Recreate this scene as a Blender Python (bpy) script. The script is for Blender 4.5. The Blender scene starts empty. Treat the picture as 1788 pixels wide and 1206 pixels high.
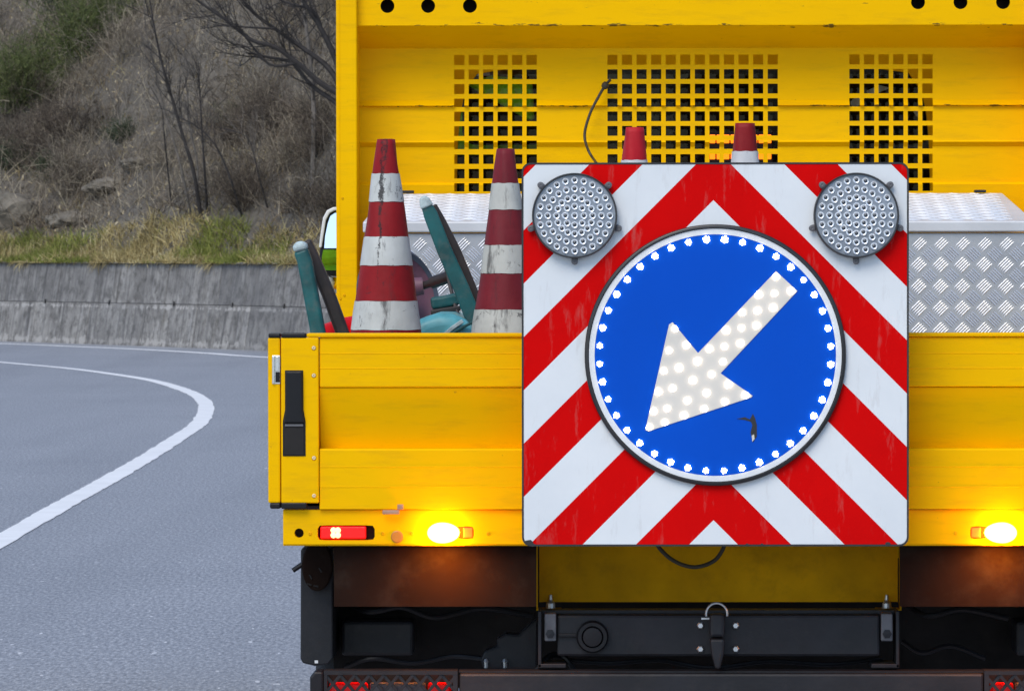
import bpy, bmesh, math, random
import numpy as np
from mathutils import Vector, Matrix
R = math.radians
random.seed(7)
rng = np.random.default_rng(11)
SC = bpy.context.scene
COL = SC.collection

# ------------------------------------------------------------------ camera, sky, sun, exposure
CAMX, CAMD, CAMZ, FPX = -0.289, 12.5, 1.563, 9350.0
VPX, VPY = 1038.0, 430.0
cam = bpy.data.cameras.new('camera')
cam.sensor_width = 36.0
cam.lens = FPX / 1788.0 * 36.0
cam.clip_start, cam.clip_end = 0.5, 6000
camo = bpy.data.objects.new('camera', cam)
COL.objects.link(camo)
camo.location = (CAMX, -CAMD, CAMZ)
camo.rotation_euler = (R(90) - math.atan(173 / FPX), R(0.06), math.atan(144 / FPX))
cam.dof.use_dof = True
cam.dof.focus_distance = 13.6
cam.dof.aperture_fstop = 45
SC.camera = camo

SUN_EL, SUN_AZ = 50.0, 205.0          # azimuth clockwise from +Y
world = bpy.data.worlds.new('World')
SC.world = world
world.use_nodes = True
wn = world.node_tree
sky = wn.nodes.new('ShaderNodeTexSky')
sky.sky_type = 'NISHITA'
sky.sun_disc = False
sky.sun_elevation = R(SUN_EL)
sky.sun_rotation = R(SUN_AZ)
sky.dust_density = 0.8
sky.ozone_density = 2.5
wn.links.new(sky.outputs[0], wn.nodes['Background'].inputs[0])
wn.nodes['Background'].inputs[1].default_value = 0.15
sl = bpy.data.lights.new('sun', 'SUN')
sl.energy = 1.75
sl.angle = R(35)
sl.color = (1.0, 0.93, 0.80)
so = bpy.data.objects.new('sun', sl)
COL.objects.link(so)
_d = Vector((math.sin(R(SUN_AZ)) * math.cos(R(SUN_EL)), math.cos(R(SUN_AZ)) * math.cos(R(SUN_EL)), math.sin(R(SUN_EL))))
so.rotation_euler = _d.to_track_quat('Z', 'Y').to_euler()
so.location = (0, -10, 30)
SC.view_settings.view_transform = 'Standard'
SC.view_settings.look = 'None'
SC.view_settings.exposure = 0.36
SC.view_settings.gamma = 1.0
SC.view_settings.use_curve_mapping = False
SC.render.engine = 'CYCLES'
SC.cycles.use_denoising = True
SC.cycles.max_bounces = 6
SC.cycles.sample_clamp_indirect = 4.0

# ------------------------------------------------------------------ measuring: photo pixel + distance -> metres
def sc(Y): return FPX / (CAMD + Y)
def X(px, Y): return CAMX + (px - VPX) / sc(Y)
def Z(py, Y): return CAMZ - (py - VPY) / sc(Y)
def P(px, py, Y): return Vector((X(px, Y), Y, Z(py, Y)))
def G(px, py):
    d = FPX * CAMZ / (py - VPY)
    return (CAMX + (px - VPX) / FPX * d, d - CAMD)

# ------------------------------------------------------------------ node helpers
class NT:
    def __init__(s, m): s.t = m.node_tree; s.n = s.t.nodes; s.l = s.t.links
    def add(s, typ, **kw):
        n = s.n.new(typ)
        for k, v in kw.items(): setattr(n, k, v)
        return n
    def link(s, a, b): s.l.new(a, b)
    def val(s, sock, v):
        if hasattr(v, 'is_output') or isinstance(v, bpy.types.NodeSocket): s.l.new(v, sock)
        else: sock.default_value = v
    def math(s, op, a, b=0.0, c=None):
        n = s.add('ShaderNodeMath', operation=op)
        s.val(n.inputs[0], a); s.val(n.inputs[1], b)
        if c is not None: s.val(n.inputs[2], c)
        return n.outputs[0]
    def coord(s, which='Object'): return s.add('ShaderNodeTexCoord').outputs[which]
    def mapping(s, v, scale=(1, 1, 1), loc=(0, 0, 0)):
        n = s.add('ShaderNodeMapping'); s.link(v, n.inputs[0])
        n.inputs['Scale'].default_value = scale; n.inputs['Location'].default_value = loc
        return n.outputs[0]
    def noise(s, v, scale, detail=4, rough=0.55, which=0, dist=0.0):
        n = s.add('ShaderNodeTexNoise'); s.link(v, n.inputs['Vector'])
        n.inputs['Scale'].default_value = scale; n.inputs['Detail'].default_value = detail
        n.inputs['Roughness'].default_value = rough; n.inputs['Distortion'].default_value = dist
        return n.outputs[which]
    def ramp(s, f, stops):
        n = s.add('ShaderNodeValToRGB'); s.link(f, n.inputs[0])
        e = n.color_ramp.elements
        while len(e) < len(stops): e.new(0.5)
        for k, (p, c) in enumerate(stops):
            e[k].position = p
            e[k].color = (c, c, c, 1) if isinstance(c, (int, float)) else (*c, 1)
        return n.outputs[0]
    def mix(s, f, a, b, blend='MIX'):
        n = s.add('ShaderNodeMix', data_type='RGBA', blend_type=blend)
        s.val(n.inputs[0], f)
        for sock, v in ((n.inputs[6], a), (n.inputs[7], b)):
            if isinstance(v, tuple): sock.default_value = (*v, 1) if len(v) == 3 else v
            else: s.link(v, sock)
        return n.outputs[2]
    def bump(s, h, strength=0.2, dist=0.01):
        n = s.add('ShaderNodeBump'); s.link(h, n.inputs['Height'])
        n.inputs['Strength'].default_value = strength; n.inputs['Distance'].default_value = dist
        return n.outputs[0]
    def sepxyz(s, v):
        n = s.add('ShaderNodeSeparateXYZ'); s.link(v, n.inputs[0]); return n.outputs
def newmat(name):
    m = bpy.data.materials.new(name); m.use_nodes = True
    nt = NT(m); b = nt.n['Principled BSDF']
    return m, nt, b
def simple(name, c, rough=0.5, metal=0.0, var=0.15, vs=8.0, bump=0.0, bs=60.0, spec=None, coat=0.0, dirt=0.0, dirtc=(0.05, 0.045, 0.04)):
    """colour with soft variation, a little dirt and relief"""
    m, nt, b = newmat(name)
    v = nt.coord()
    n = nt.noise(v, vs, 5)
    lo = tuple(x * (1 - var) for x in c); hi = tuple(min(1, x * (1 + var)) for x in c)
    colr = nt.ramp(n, [(0.3, lo), (0.7, hi)])
    if dirt > 0:
        d = nt.ramp(nt.noise(v, vs * 2.7, 8, 0.7), [(0.5, 0.0), (0.75, 1.0)])
        colr = nt.mix(nt.math('MULTIPLY', d, dirt), colr, dirtc)
    nt.link(colr, b.inputs['Base Color'])
    b.inputs['Roughness'].default_value = rough
    b.inputs['Metallic'].default_value = metal
    if spec is not None: b.inputs['Specular IOR Level'].default_value = spec
    if coat: b.inputs['Coat Weight'].default_value = coat; b.inputs['Coat Roughness'].default_value = 0.15
    nt.link(nt.math('MULTIPLY_ADD', nt.noise(v, vs * 5, 4), 0.2, rough - 0.1), b.inputs['Roughness'])
    if bump: nt.link(nt.bump(nt.noise(v, bs, 5), bump), b.inputs['Normal'])
    return m
def emit(name, c, strength):
    m, nt, b = newmat(name)
    b.inputs['Base Color'].default_value = (*[min(1, x) for x in c], 1)
    b.inputs['Emission Color'].default_value = (*c, 1)
    b.inputs['Emission Strength'].default_value = strength
    b.inputs['Roughness'].default_value = 0.3
    return m

# ------------------------------------------------------------------ mesh builder
ORI = {}                               # object -> world origin
def tag(o, label, cat, group=None, kind=None):
    o['label'] = label; o['category'] = cat
    if group: o['group'] = group
    if kind: o['kind'] = kind
    return o
def thing(name, label, cat, loc=(0, 0, 0), group=None):
    o = bpy.data.objects.new(name, None); COL.objects.link(o)
    o.empty_display_size = 0.1
    o.location = loc; ORI[o] = Vector(loc)
    return tag(o, label, cat, group)
class MB:
    def __init__(s): s.v = []; s.f = []; s.m = []; s.mi = 0; s.smooth = []; s.sm = False
    def add(s, verts, faces):
        o = len(s.v); s.v += [tuple(p) for p in verts]
        for f in faces: s.f.append([o + i for i in f]); s.m.append(s.mi); s.smooth.append(s.sm)
        return s
    def box(s, x0, x1, y0, y1, z0, z1):
        if x0 > x1: x0, x1 = x1, x0
        if y0 > y1: y0, y1 = y1, y0
        if z0 > z1: z0, z1 = z1, z0
        return s.add([(x0, y0, z0), (x1, y0, z0), (x1, y1, z0), (x0, y1, z0), (x0, y0, z1), (x1, y0, z1), (x1, y1, z1), (x0, y1, z1)],
                     [(0, 3, 2, 1), (4, 5, 6, 7), (0, 1, 5, 4), (1, 2, 6, 5), (2, 3, 7, 6), (3, 0, 4, 7)])
    def prism(s, poly, y0, y1):
        """outline [(x,z)] counter-clockwise seen from the back (-Y), extruded from y0 (front) to y1"""
        n = len(poly)
        area = sum(poly[i][0] * poly[(i + 1) % n][1] - poly[(i + 1) % n][0] * poly[i][1] for i in range(n))
        if area < 0: poly = poly[::-1]
        v = [(x, y0, z) for x, z in poly] + [(x, y1, z) for x, z in poly]
        f = [tuple(range(n)), tuple(range(2 * n - 1, n - 1, -1))]
        f += [(i, n + i, n + (i + 1) % n, (i + 1) % n) for i in range(n)]
        return s.add(v, f)
    def tube(s, pts, rad, n=8, caps=True):
        pts = [Vector(p) for p in pts]
        if isinstance(rad, (int, float)): rad = [rad] * len(pts)
        vs = []; prev = None
        for i, p in enumerate(pts):
            t = (pts[min(i + 1, len(pts) - 1)] - pts[max(i - 1, 0)]).normalized()
            if prev is None:
                a = t.orthogonal().normalized()
            else:
                a = (prev - t * prev.dot(t))
                a = a.normalized() if a.length > 1e-6 else t.orthogonal().normalized()
            prev = a; b = t.cross(a)
            for k in range(n):
                w = 2 * math.pi * k / n
                vs.append(p + (a * math.cos(w) + b * math.sin(w)) * rad[i])
        f = []
        for i in range(len(pts) - 1):
            for k in range(n):
                k2 = (k + 1) % n
                f.append((i * n + k, i * n + k2, (i + 1) * n + k2, (i + 1) * n + k))
        if caps:
            f.append(tuple(range(n - 1, -1, -1))); f.append(tuple(range((len(pts) - 1) * n, len(pts) * n)))
        return s.add(vs, f)
    def lathe(s, prof, origin=(0, 0, 0), axis=(0, 0, 1), n=32, caps=True):
        """profile [(r, h)] turned about an axis"""
        q = Vector(axis).normalized().to_track_quat('Z', 'Y').to_matrix()
        o = Vector(origin); vs = []
        for r, h in prof:
            for k in range(n):
                w = 2 * math.pi * k / n
                vs.append(o + q @ Vector((r * math.cos(w), r * math.sin(w), h)))
        f = []
        for i in range(len(prof) - 1):
            for k in range(n):
                k2 = (k + 1) % n
                f.append((i * n + k, i * n + k2, (i + 1) * n + k2, (i + 1) * n + k))
        if caps and prof[0][0] > 1e-5: f.append(tuple(range(n - 1, -1, -1)))
        if caps and prof[-1][0] > 1e-5: f.append(tuple(range((len(prof) - 1) * n, len(prof) * n)))
        return s.add(vs, f)
    def build(s, name, mats, parent=None, origin=None, bevel=0.0, seg=2, smooth=None, angle=35):
        if not isinstance(mats, (list, tuple)): mats = [mats]
        if origin is None: origin = ORI[parent] if parent is not None else Vector((0, 0, 0))
        origin = Vector(origin)
        me = bpy.data.meshes.new(name)
        me.from_pydata([(x - origin.x, y - origin.y, z - origin.z) for x, y, z in s.v], [], s.f)
        for m in mats: me.materials.append(m)
        me.polygons.foreach_set('material_index', s.m)
        me.polygons.foreach_set('use_smooth', [smooth if smooth is not None else q for q in s.smooth])
        bm = bmesh.new(); bm.from_mesh(me)
        bmesh.ops.remove_doubles(bm, verts=bm.verts, dist=1e-6)
        bmesh.ops.recalc_face_normals(bm, faces=bm.faces)
        bm.to_mesh(me); bm.free(); me.update()
        if smooth:
            me.set_sharp_from_angle(angle=R(angle))
        o = bpy.data.objects.new(name, me); COL.objects.link(o)
        if bevel:
            b = o.modifiers.new('bevel', 'BEVEL'); b.width = bevel; b.segments = seg; b.limit_method = 'ANGLE'; b.angle_limit = R(40)
            b.harden_normals = False
        put(o, origin, parent)
        return o
def put(o, origin, parent=None):
    origin = Vector(origin); ORI[o] = origin
    if parent is not None:
        o.parent = parent; o.location = origin - ORI[parent]
    else: o.location = origin
def clone(o, parent, origin, rot=None, scale=None):
    c = o.copy(); COL.objects.link(c); put(c, origin, parent)
    if rot is not None: c.rotation_euler = rot
    if scale is not None: c.scale = scale
    return c
def np_mesh(name, verts, quads, mat, smooth=False):
    me = bpy.data.meshes.new(name)
    nv, nq, k = len(verts), len(quads), quads.shape[1]
    me.vertices.add(nv); me.vertices.foreach_set('co', np.ascontiguousarray(verts, dtype=np.float32).ravel())
    me.loops.add(nq * k); me.loops.foreach_set('vertex_index', np.ascontiguousarray(quads, dtype=np.int32).ravel())
    me.polygons.add(nq); me.polygons.foreach_set('loop_start', np.arange(0, nq * k, k, dtype=np.int32))
    me.polygons.foreach_set('use_smooth', np.full(nq, smooth))
    me.update(calc_edges=True); me.materials.append(mat)
    return me
def rect_ray(x0, x1, z0, z1, cx, cz, a):
    dx, dz = math.cos(a), math.sin(a); t = 1e9
    if dx > 1e-9: t = min(t, (x1 - cx) / dx)
    if dx < -1e-9: t = min(t, (x0 - cx) / dx)
    if dz > 1e-9: t = min(t, (z1 - cz) / dz)
    if dz < -1e-9: t = min(t, (z0 - cz) / dz)
    return (cx + dx * t, cz + dz * t)
def poly_ray(poly, cx, cz, a):
    dx, dz = math.cos(a), math.sin(a); best = None
    for i in range(len(poly)):
        (ax, az), (bx, bz) = poly[i], poly[(i + 1) % len(poly)]
        ex, ez = bx - ax, bz - az
        den = dx * ez - dz * ex
        if abs(den) < 1e-12: continue
        t = ((ax - cx) * ez - (az - cz) * ex) / den
        u = ((ax - cx) * dz - (az - cz) * dx) / den
        if t > 0 and -1e-9 <= u <= 1 + 1e-9: best = t if best is None else min(best, t)
    return (cx + dx * best, cz + dz * best)
def rim_plate(mb, rect, inner, c, y, depth, n=40):
    """a plate with one opening: ring between rectangle and outline, with the reveal"""
    x0, x1, z0, z1 = rect; cx, cz = c
    ang = sorted([2 * math.pi * k / n for k in range(n)] + [math.atan2(zz - cz, xx - cx) % (2 * math.pi) for xx in (x0, x1) for zz in (z0, z1)])
    ins = [poly_ray(inner, cx, cz, a) for a in ang]; out = [rect_ray(*rect, cx, cz, a) for a in ang]
    m = len(ang)
    v = [(x, y, z) for x, z in ins] + [(x, y, z) for x, z in out] + [(x, y + depth, z) for x, z in ins]
    f = []
    for i in range(m):
        j = (i + 1) % m
        f.append((i, j, m + j, m + i)); f.append((i, 2 * m + i, 2 * m + j, j))
    mb.add(v, f)
def circle(cx, cz, rx, rz=None, n=32):
    rz = rx if rz is None else rz
    return [(cx + rx * math.cos(2 * math.pi * k / n), cz + rz * math.sin(2 * math.pi * k / n)) for k in range(n)]
def rrect(x0, x1, z0, z1, r, n=6):
    pts = []
    for cx, cz, a0 in ((x1 - r, z1 - r, 0), (x0 + r, z1 - r, 90), (x0 + r, z0 + r, 180), (x1 - r, z0 + r, 270)):
        for k in range(n + 1):
            a = R(a0 + 90 * k / n); pts.append((cx + r * math.cos(a), cz + r * math.sin(a)))
    return pts
def catmull(pts, n=12):
    pts = [np.array(p, float) for p in pts]
    pts = [2 * pts[0] - pts[1]] + pts + [2 * pts[-1] - pts[-2]]
    out = []
    for i in range(1, len(pts) - 2):
        p0, p1, p2, p3 = pts[i - 1:i + 3]
        for k in range(n):
            t = k / n
            out.append(0.5 * (2 * p1 + (p2 - p0) * t + (2 * p0 - 5 * p1 + 4 * p2 - p3) * t * t + (3 * p1 - p0 - 3 * p2 + p3) * t ** 3))
    out.append(pts[-2])
    return out

# ------------------------------------------------------------------ materials
def yellow_paint(name, wear=(), streak=0.38):
    """traffic yellow lacquer with faint grime and chipped lines at given heights (object z)"""
    m, nt, b = newmat(name)
    v = nt.coord()
    c = nt.ramp(nt.noise(v, 2.2, 6, 0.6), [(0.3, (0.845, 0.455, 0.0)), (0.7, (0.885, 0.49, 0.0))])
    gr = nt.ramp(nt.noise(nt.mapping(v, (3.5, 3.5, 22)), 1.6, 7, 0.7), [(0.5, 0.0), (0.82, 1.0)])
    c = nt.mix(nt.math('MULTIPLY', gr, streak), c, (0.40, 0.21, 0.012))
    sp = nt.ramp(nt.noise(v, 75, 3, 0.6), [(0.73, 0.0), (0.76, 1.0)])
    c = nt.mix(nt.math('MULTIPLY', sp, 0.45), c, (0.20, 0.11, 0.02))
    sx = nt.sepxyz(v)
    for z0, w, thr in wear:
        d = nt.math('ABSOLUTE', nt.math('SUBTRACT', sx[2], z0))
        band = nt.math('SUBTRACT', 1.0, nt.math('DIVIDE', d, w))
        n = nt.noise(nt.mapping(v, (7, 1, 40)), 2.2, 6, 0.7)
        h = nt.math('GREATER_THAN', nt.math('ADD', n, nt.math('MULTIPLY', band, 0.14)), thr)
        h = nt.math('MULTIPLY', h, nt.math('GREATER_THAN', band, 0.0))
        c = nt.mix(nt.math('MULTIPLY', h, 0.85), c, (0.045, 0.035, 0.02))
    nt.link(c, b.inputs['Base Color'])
    nt.link(nt.math('MULTIPLY_ADD', nt.noise(v, 9, 5), 0.25, 0.30), b.inputs['Roughness'])
    b.inputs['Specular IOR Level'].default_value = 0.05
    nt.link(nt.bump(nt.noise(v, 3, 2), 0.02, 0.02), b.inputs['Normal'])
    return m
M = {}
M['yellow'] = yellow_paint('yellow_lacquer')
zt = 1.36
M['yellow_old'] = yellow_paint('yellow_lacquer_worn', wear=[(Z(45, 3.05), 0.012, 0.70), (Z(186, 3.19), 0.006, 0.66), (Z(250, 3.19), 0.006, 0.78), (Z(8, 3.05), 0.03, 0.80)])
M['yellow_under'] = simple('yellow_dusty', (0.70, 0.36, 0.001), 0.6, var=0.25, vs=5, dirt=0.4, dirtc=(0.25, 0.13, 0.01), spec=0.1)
M['black_steel'] = simple('black_steel', (0.012, 0.0125, 0.016), 0.5, var=0.3, vs=9, bump=0.08, dirt=0.35, dirtc=(0.035, 0.032, 0.03), spec=0.35)
M['black_plastic'] = simple('black_plastic', (0.007, 0.007, 0.009), 0.42, var=0.2, bump=0.05, bs=300, spec=0.3)
M['dark_rubber'] = simple('dark_rubber', (0.010, 0.009, 0.009), 0.75, var=0.4, vs=6, bump=0.1, dirt=0.3, dirtc=(0.025, 0.02, 0.018), spec=0.2)
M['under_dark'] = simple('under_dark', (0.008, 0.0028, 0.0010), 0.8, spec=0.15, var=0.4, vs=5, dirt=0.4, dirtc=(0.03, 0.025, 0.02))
M['chrome'] = simple('chrome', (0.62, 0.65, 0.68), 0.22, 1.0, var=0.1)
M['zinc'] = simple('zinc', (0.55, 0.56, 0.57), 0.4, 0.9, var=0.15, vs=40)
M['grey_plastic'] = simple('grey_plastic', (0.11, 0.11, 0.12), 0.5, var=0.2, vs=30, dirt=0.3)
M['white_plastic'] = simple('white_plastic', (0.74, 0.75, 0.76), 0.35, var=0.05)
M['lime'] = simple('lime_fabric', (0.42, 0.88, 0.02), 0.8, var=0.15, bump=0.15, bs=90)
M['skin'] = simple('skin', (0.50, 0.29, 0.20), 0.5, var=0.1)
M['hair'] = simple('hair', (0.03, 0.02, 0.015), 0.6)
M['seat'] = simple('seat_fabric', (0.022, 0.016, 0.017), 0.9, var=0.3, bump=0.2, bs=200)
M['paper'] = simple('paper', (0.70, 0.71, 0.68), 0.8, var=0.08)
M['cable'] = simple('cable_rubber', (0.03, 0.025, 0.015), 0.55)
M['teal'] = simple('teal_paint', (0.006, 0.085, 0.088), 0.4, var=0.45, vs=14, dirt=0.6, dirtc=(0.10, 0.12, 0.11), bump=0.05)
M['teal_worn'] = simple('pale_scuffed_paint', (0.45, 0.55, 0.56), 0.5, var=0.25, vs=30, dirt=0.4)
M['teal_light'] = simple('turquoise_paint', (0.12, 0.43, 0.47), 0.4, var=0.25, vs=7, dirt=0.6, dirtc=(0.04, 0.14, 0.15), bump=0.05)
M['dark_frame'] = simple('dark_brown_steel', (0.03, 0.022, 0.02), 0.5, var=0.4, vs=14, dirt=0.3, dirtc=(0.09, 0.06, 0.045))
M['mauve'] = simple('mauve_paint', (0.15, 0.065, 0.095), 0.5, var=0.3, vs=10, dirt=0.5)
M['tyre'] = simple('tyre_rubber', (0.022, 0.022, 0.024), 0.8, var=0.3, bump=0.2, bs=90)
M['tyre_blue'] = simple('dusty_blue_rubber', (0.055, 0.07, 0.10), 0.7, var=0.3, vs=12, dirt=0.3)
M['red_plastic'] = simple('red_plastic', (0.75, 0.003, 0.003), 0.5, var=0.1, spec=0.08)
M['rivet'] = simple('cream_rivet', (0.70, 0.62, 0.42), 0.4, var=0.1)
M['pink_metal'] = simple('rusty_pink_metal', (0.42, 0.25, 0.16), 0.5, 0.2, var=0.3, vs=40)
M['black_gloss'] = simple('black_rim', (0.02, 0.02, 0.022), 0.35, var=0.2)
M['hole_dark'] = simple('hole_dark', (0.010, 0.008, 0.007), 0.8)
M['brown_disc'] = simple('amber_reflector_off', (0.42, 0.17, 0.012), 0.35, var=0.15, vs=30)
# alu tread plate
m, nt, b = newmat('aluminium_sheet'); M['alu'] = m
v = nt.coord()
nt.link(nt.ramp(nt.noise(v, 5, 6), [(0.3, (0.40, 0.41, 0.43)), (0.7, (0.54, 0.55, 0.57))]), b.inputs['Base Color'])
b.inputs['Metallic'].default_value = 0.55
nt.link(nt.math('MULTIPLY_ADD', nt.noise(v, 14, 5), 0.25, 0.28), b.inputs['Roughness'])
M['alu_lid_skylit'] = simple('aluminium_lid_skylit', (0.60, 0.61, 0.63), 0.5, 0.15, var=0.12, vs=5)  # paler, less metallic copy: reflected sky put into the lid's colour
M['alu_bar_skylit'] = simple('aluminium_bar_skylit', (0.84, 0.85, 0.87), 0.4, 0.2, var=0.05)  # bars brightened likewise, sky reflection put into their colour
M['alu_bar'] = simple('aluminium_bar', (0.70, 0.71, 0.74), 0.42, 0.6, var=0.05)
# lamp face
M['lamp_face'] = simple('lamp_face', (0.24, 0.27, 0.31), 0.42, 0.35, var=0.25, vs=14)
M['led_ring'] = simple('led_ring', (0.82, 0.85, 0.88), 0.25, 0.5, var=0.1)
M['led_core'] = simple('led_core', (0.03, 0.035, 0.045), 0.12, spec=0.8)
# light sources
M['amber_lit'] = emit('amber_lamp_lit', (1.0, 0.33, 0.008), 105)
M['amber_flare'] = emit('amber_flare_glow', (1.0, 0.22, 0.005), 1.3)  # glow of the added flare strip, not a real lamp
M['red_dim'] = emit('red_lamp_dim', (1.0, 0.003, 0.003), 0.16)
M['red_lit'] = emit('red_lamp_lit', (1.0, 0.22, 0.08), 7)
M['red_glow'] = emit('red_lamp_glow', (1.0, 0.003, 0.002), 0.32)
M['led_lit'] = emit('white_led_lit', (1.0, 0.86, 0.74), 5.5)
M['red_lens'] = simple('red_lens', (0.35, 0.004, 0.006), 0.15, var=0.2)
M['clear_lens'] = simple('clear_lens', (0.2, 0.17, 0.18), 0.15, var=0.2)

def glass(name, tint=(0.9, 0.93, 0.92)):
    m = bpy.data.materials.new(name); m.use_nodes = True
    nt = NT(m); nt.n.remove(nt.n['Principled BSDF'])
    tr = nt.add('ShaderNodeBsdfTransparent'); tr.inputs[0].default_value = (*tint, 1)
    gl = nt.add('ShaderNodeBsdfGlossy'); gl.inputs['Roughness'].default_value = 0.03
    fr = nt.add('ShaderNodeFresnel'); fr.inputs[0].default_value = 1.2
    mx = nt.add('ShaderNodeMixShader')
    nt.link(fr.outputs[0], mx.inputs[0]); nt.link(tr.outputs[0], mx.inputs[1]); nt.link(gl.outputs[0], mx.inputs[2])
    nt.link(mx.outputs[0], nt.n['Material Output'].inputs[0])
    return m
M['glass'] = glass('cab_glass', (0.84, 0.88, 0.85)); M['glass_screen'] = glass('shaded_glass', (0.09, 0.095, 0.095)); M['glass_dark'] = glass('tinted_glass', (0.3, 0.32, 0.31))
m, nt, b = newmat('mirror_glass'); M['mirror'] = m
b.inputs['Metallic'].default_value = 1; b.inputs['Roughness'].default_value = 0.03; b.inputs['Base Color'].default_value = (0.9, 0.93, 0.95, 1)

# chevron board print
BCX, BY = 1248.5, -0.14
SB = sc(BY)
m, nt, b = newmat('chevron_sheeting'); M['chevron'] = m
v = nt.coord(); s3 = nt.sepxyz(v)      # object origin at the board centre
ax = nt.math('ABSOLUTE', nt.math('ADD', s3[0], (BCX - 1245.5) / SB))
w = nt.math('ADD', nt.math('MULTIPLY', s3[2], -1.0), nt.math('MULTIPLY', ax, -1.0))   # height below centre minus sideways offset
k0 = (350 - 619) / SB
fr = nt.math('FRACT', nt.math('DIVIDE', nt.math('SUBTRACT', w, k0 - 20 * 186 / SB), 186 / SB))
isred = nt.math('GREATER_THAN', fr, 0.5)
wht = nt.ramp(nt.noise(v, 3, 6, 0.65), [(0.3, (0.66, 0.69, 0.71)), (0.7, (0.75, 0.77, 0.78))])
red = nt.ramp(nt.noise(v, 3, 6, 0.65), [(0.3, (0.56, 0.0015, 0.002)), (0.7, (0.66, 0.002, 0.002))])
c = nt.mix(isred, wht, red)
gr = nt.ramp(nt.noise(nt.mapping(v, (30, 1, 6)), 1.0, 8, 0.7), [(0.56, 0.0), (0.85, 1.0)])
c = nt.mix(nt.math('MULTIPLY', gr, 0.5), c, (0.32, 0.27, 0.24))
sp = nt.ramp(nt.noise(v, 42, 4, 0.6), [(0.745, 0.0), (0.76, 1.0)])
c = nt.mix(nt.math('MULTIPLY', sp, 0.5), c, (0.12, 0.10, 0.10))
nt.link(c, b.inputs['Base Color'])
b.inputs['Roughness'].default_value = 0.5; b.inputs['Specular IOR Level'].default_value = 0.04
def sheet(name, c, wear=0.2):
    m, nt, b = newmat(name); v = nt.coord()
    lo = tuple(x * 0.93 for x in c)
    cc = nt.ramp(nt.noise(v, 4, 6), [(0.3, lo), (0.7, c)])
    sp = nt.ramp(nt.noise(nt.mapping(v, (1, 1, 0.4)), 20, 5, 0.7), [(0.70, 0.0), (0.74, 1.0)])
    cc = nt.mix(nt.math('MULTIPLY', sp, wear), cc, (0.02, 0.03, 0.06))
    nt.link(cc, b.inputs['Base Color']); b.inputs['Roughness'].default_value = 0.4; b.inputs['Specular IOR Level'].default_value = 0.1
    return m
M['sign_blue'] = sheet('blue_sheeting', (0.0, 0.075, 0.52), 0.15)
M['sign_white'] = sheet('white_sheeting', (0.72, 0.74, 0.76), 0.05)
M['arrow_white'] = sheet('arrow_sheeting', (0.66, 0.63, 0.57), 0.1)
# cones
def cone_mat(name, c, grime=0.5, seed=0.0, streak=0.0):
    m, nt, b = newmat(name); v = nt.mapping(nt.coord(), (1, 1, 1), (seed, seed * 2, seed))
    lo = tuple(x * 0.75 for x in c)
    cc = nt.ramp(nt.noise(v, 7, 7, 0.65), [(0.3, lo), (0.7, c)])
    sm = nt.ramp(nt.noise(nt.mapping(v, (26, 26, 4)), 1.0, 8, 0.72), [(0.56, 0.0), (0.66, 1.0)])
    cc = nt.mix(nt.math('MULTIPLY', sm, grime), cc, (0.03, 0.024, 0.026))
    sp = nt.ramp(nt.noise(v, 38, 6, 0.75), [(0.63, 0.0), (0.67, 1.0)])
    cc = nt.mix(nt.math('MULTIPLY', sp, grime), cc, (0.02, 0.017, 0.02))
    bl = nt.ramp(nt.noise(v, 13, 9, 0.75, dist=0.6), [(0.62, 0.0), (0.66, 1.0)])
    cc = nt.mix(nt.math('MULTIPLY', bl, grime), cc, (0.022, 0.018, 0.02))
    dl = nt.ramp(nt.noise(nt.mapping(v, (9, 9, 3)), 1.0, 5, 0.6), [(0.4, 0.0), (0.75, 0.55)])
    cc = nt.mix(dl, cc, tuple(x * 0.45 for x in c))
    if streak:                      # a tarry run down the front, drifting sideways
        q = nt.sepxyz(nt.coord())
        line = nt.math('MULTIPLY_ADD', nt.math('SUBTRACT', q[2], 0.85), 0.05, -0.004)
        wob = nt.math('MULTIPLY', nt.math('SUBTRACT', nt.noise(nt.coord(), 26, 8, 0.8), 0.5), 0.04)
        d = nt.math('ABSOLUTE', nt.math('SUBTRACT', nt.math('ADD', q[0], wob), line))
        wid = nt.math('MULTIPLY_ADD', nt.math('SUBTRACT', q[2], 0.55), 0.022, 0.0008)
        f = nt.math('MULTIPLY', nt.math('LESS_THAN', d, wid), nt.math('GREATER_THAN', q[2], 0.50))
        f = nt.math('MULTIPLY', f, nt.ramp(nt.noise(nt.coord(), 55, 6, 0.8), [(0.40, 0.0), (0.52, 1.0)]))
        cc = nt.mix(nt.math('MULTIPLY', f, streak), cc, (0.016, 0.013, 0.015))
    nt.link(cc, b.inputs['Base Color']); b.inputs['Roughness'].default_value = 0.55; b.inputs['Specular IOR Level'].default_value = 0.2
    nt.link(nt.bump(nt.noise(v, 20, 5), 0.25, 0.01), b.inputs['Normal'])
    return m
M['cone_red'] = cone_mat('cone_red_faded', (0.30, 0.010, 0.014), 0.5, 1.3, 0.8)
M['cone_red3'] = cone_mat('cone_red_grimy', (0.28, 0.010, 0.014), 0.6, 9.2)
M['cone_red2'] = cone_mat('cone_red_purple', (0.22, 0.020, 0.030), 0.45, 4.7)
M['cone_white'] = cone_mat('cone_white_dirty', (0.62, 0.64, 0.62), 0.85, 2.1, 0.9)
M['cone_white2'] = cone_mat('cone_white_grey', (0.58, 0.59, 0.55), 0.75, 7.9)
M['cone_new'] = cone_mat('cone_red_bright', (0.50, 0.012, 0.022), 0.12, 3.3)
M['cone_clean'] = cone_mat('cone_white_clean', (0.68, 0.69, 0.71), 0.15, 5.5)
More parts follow.
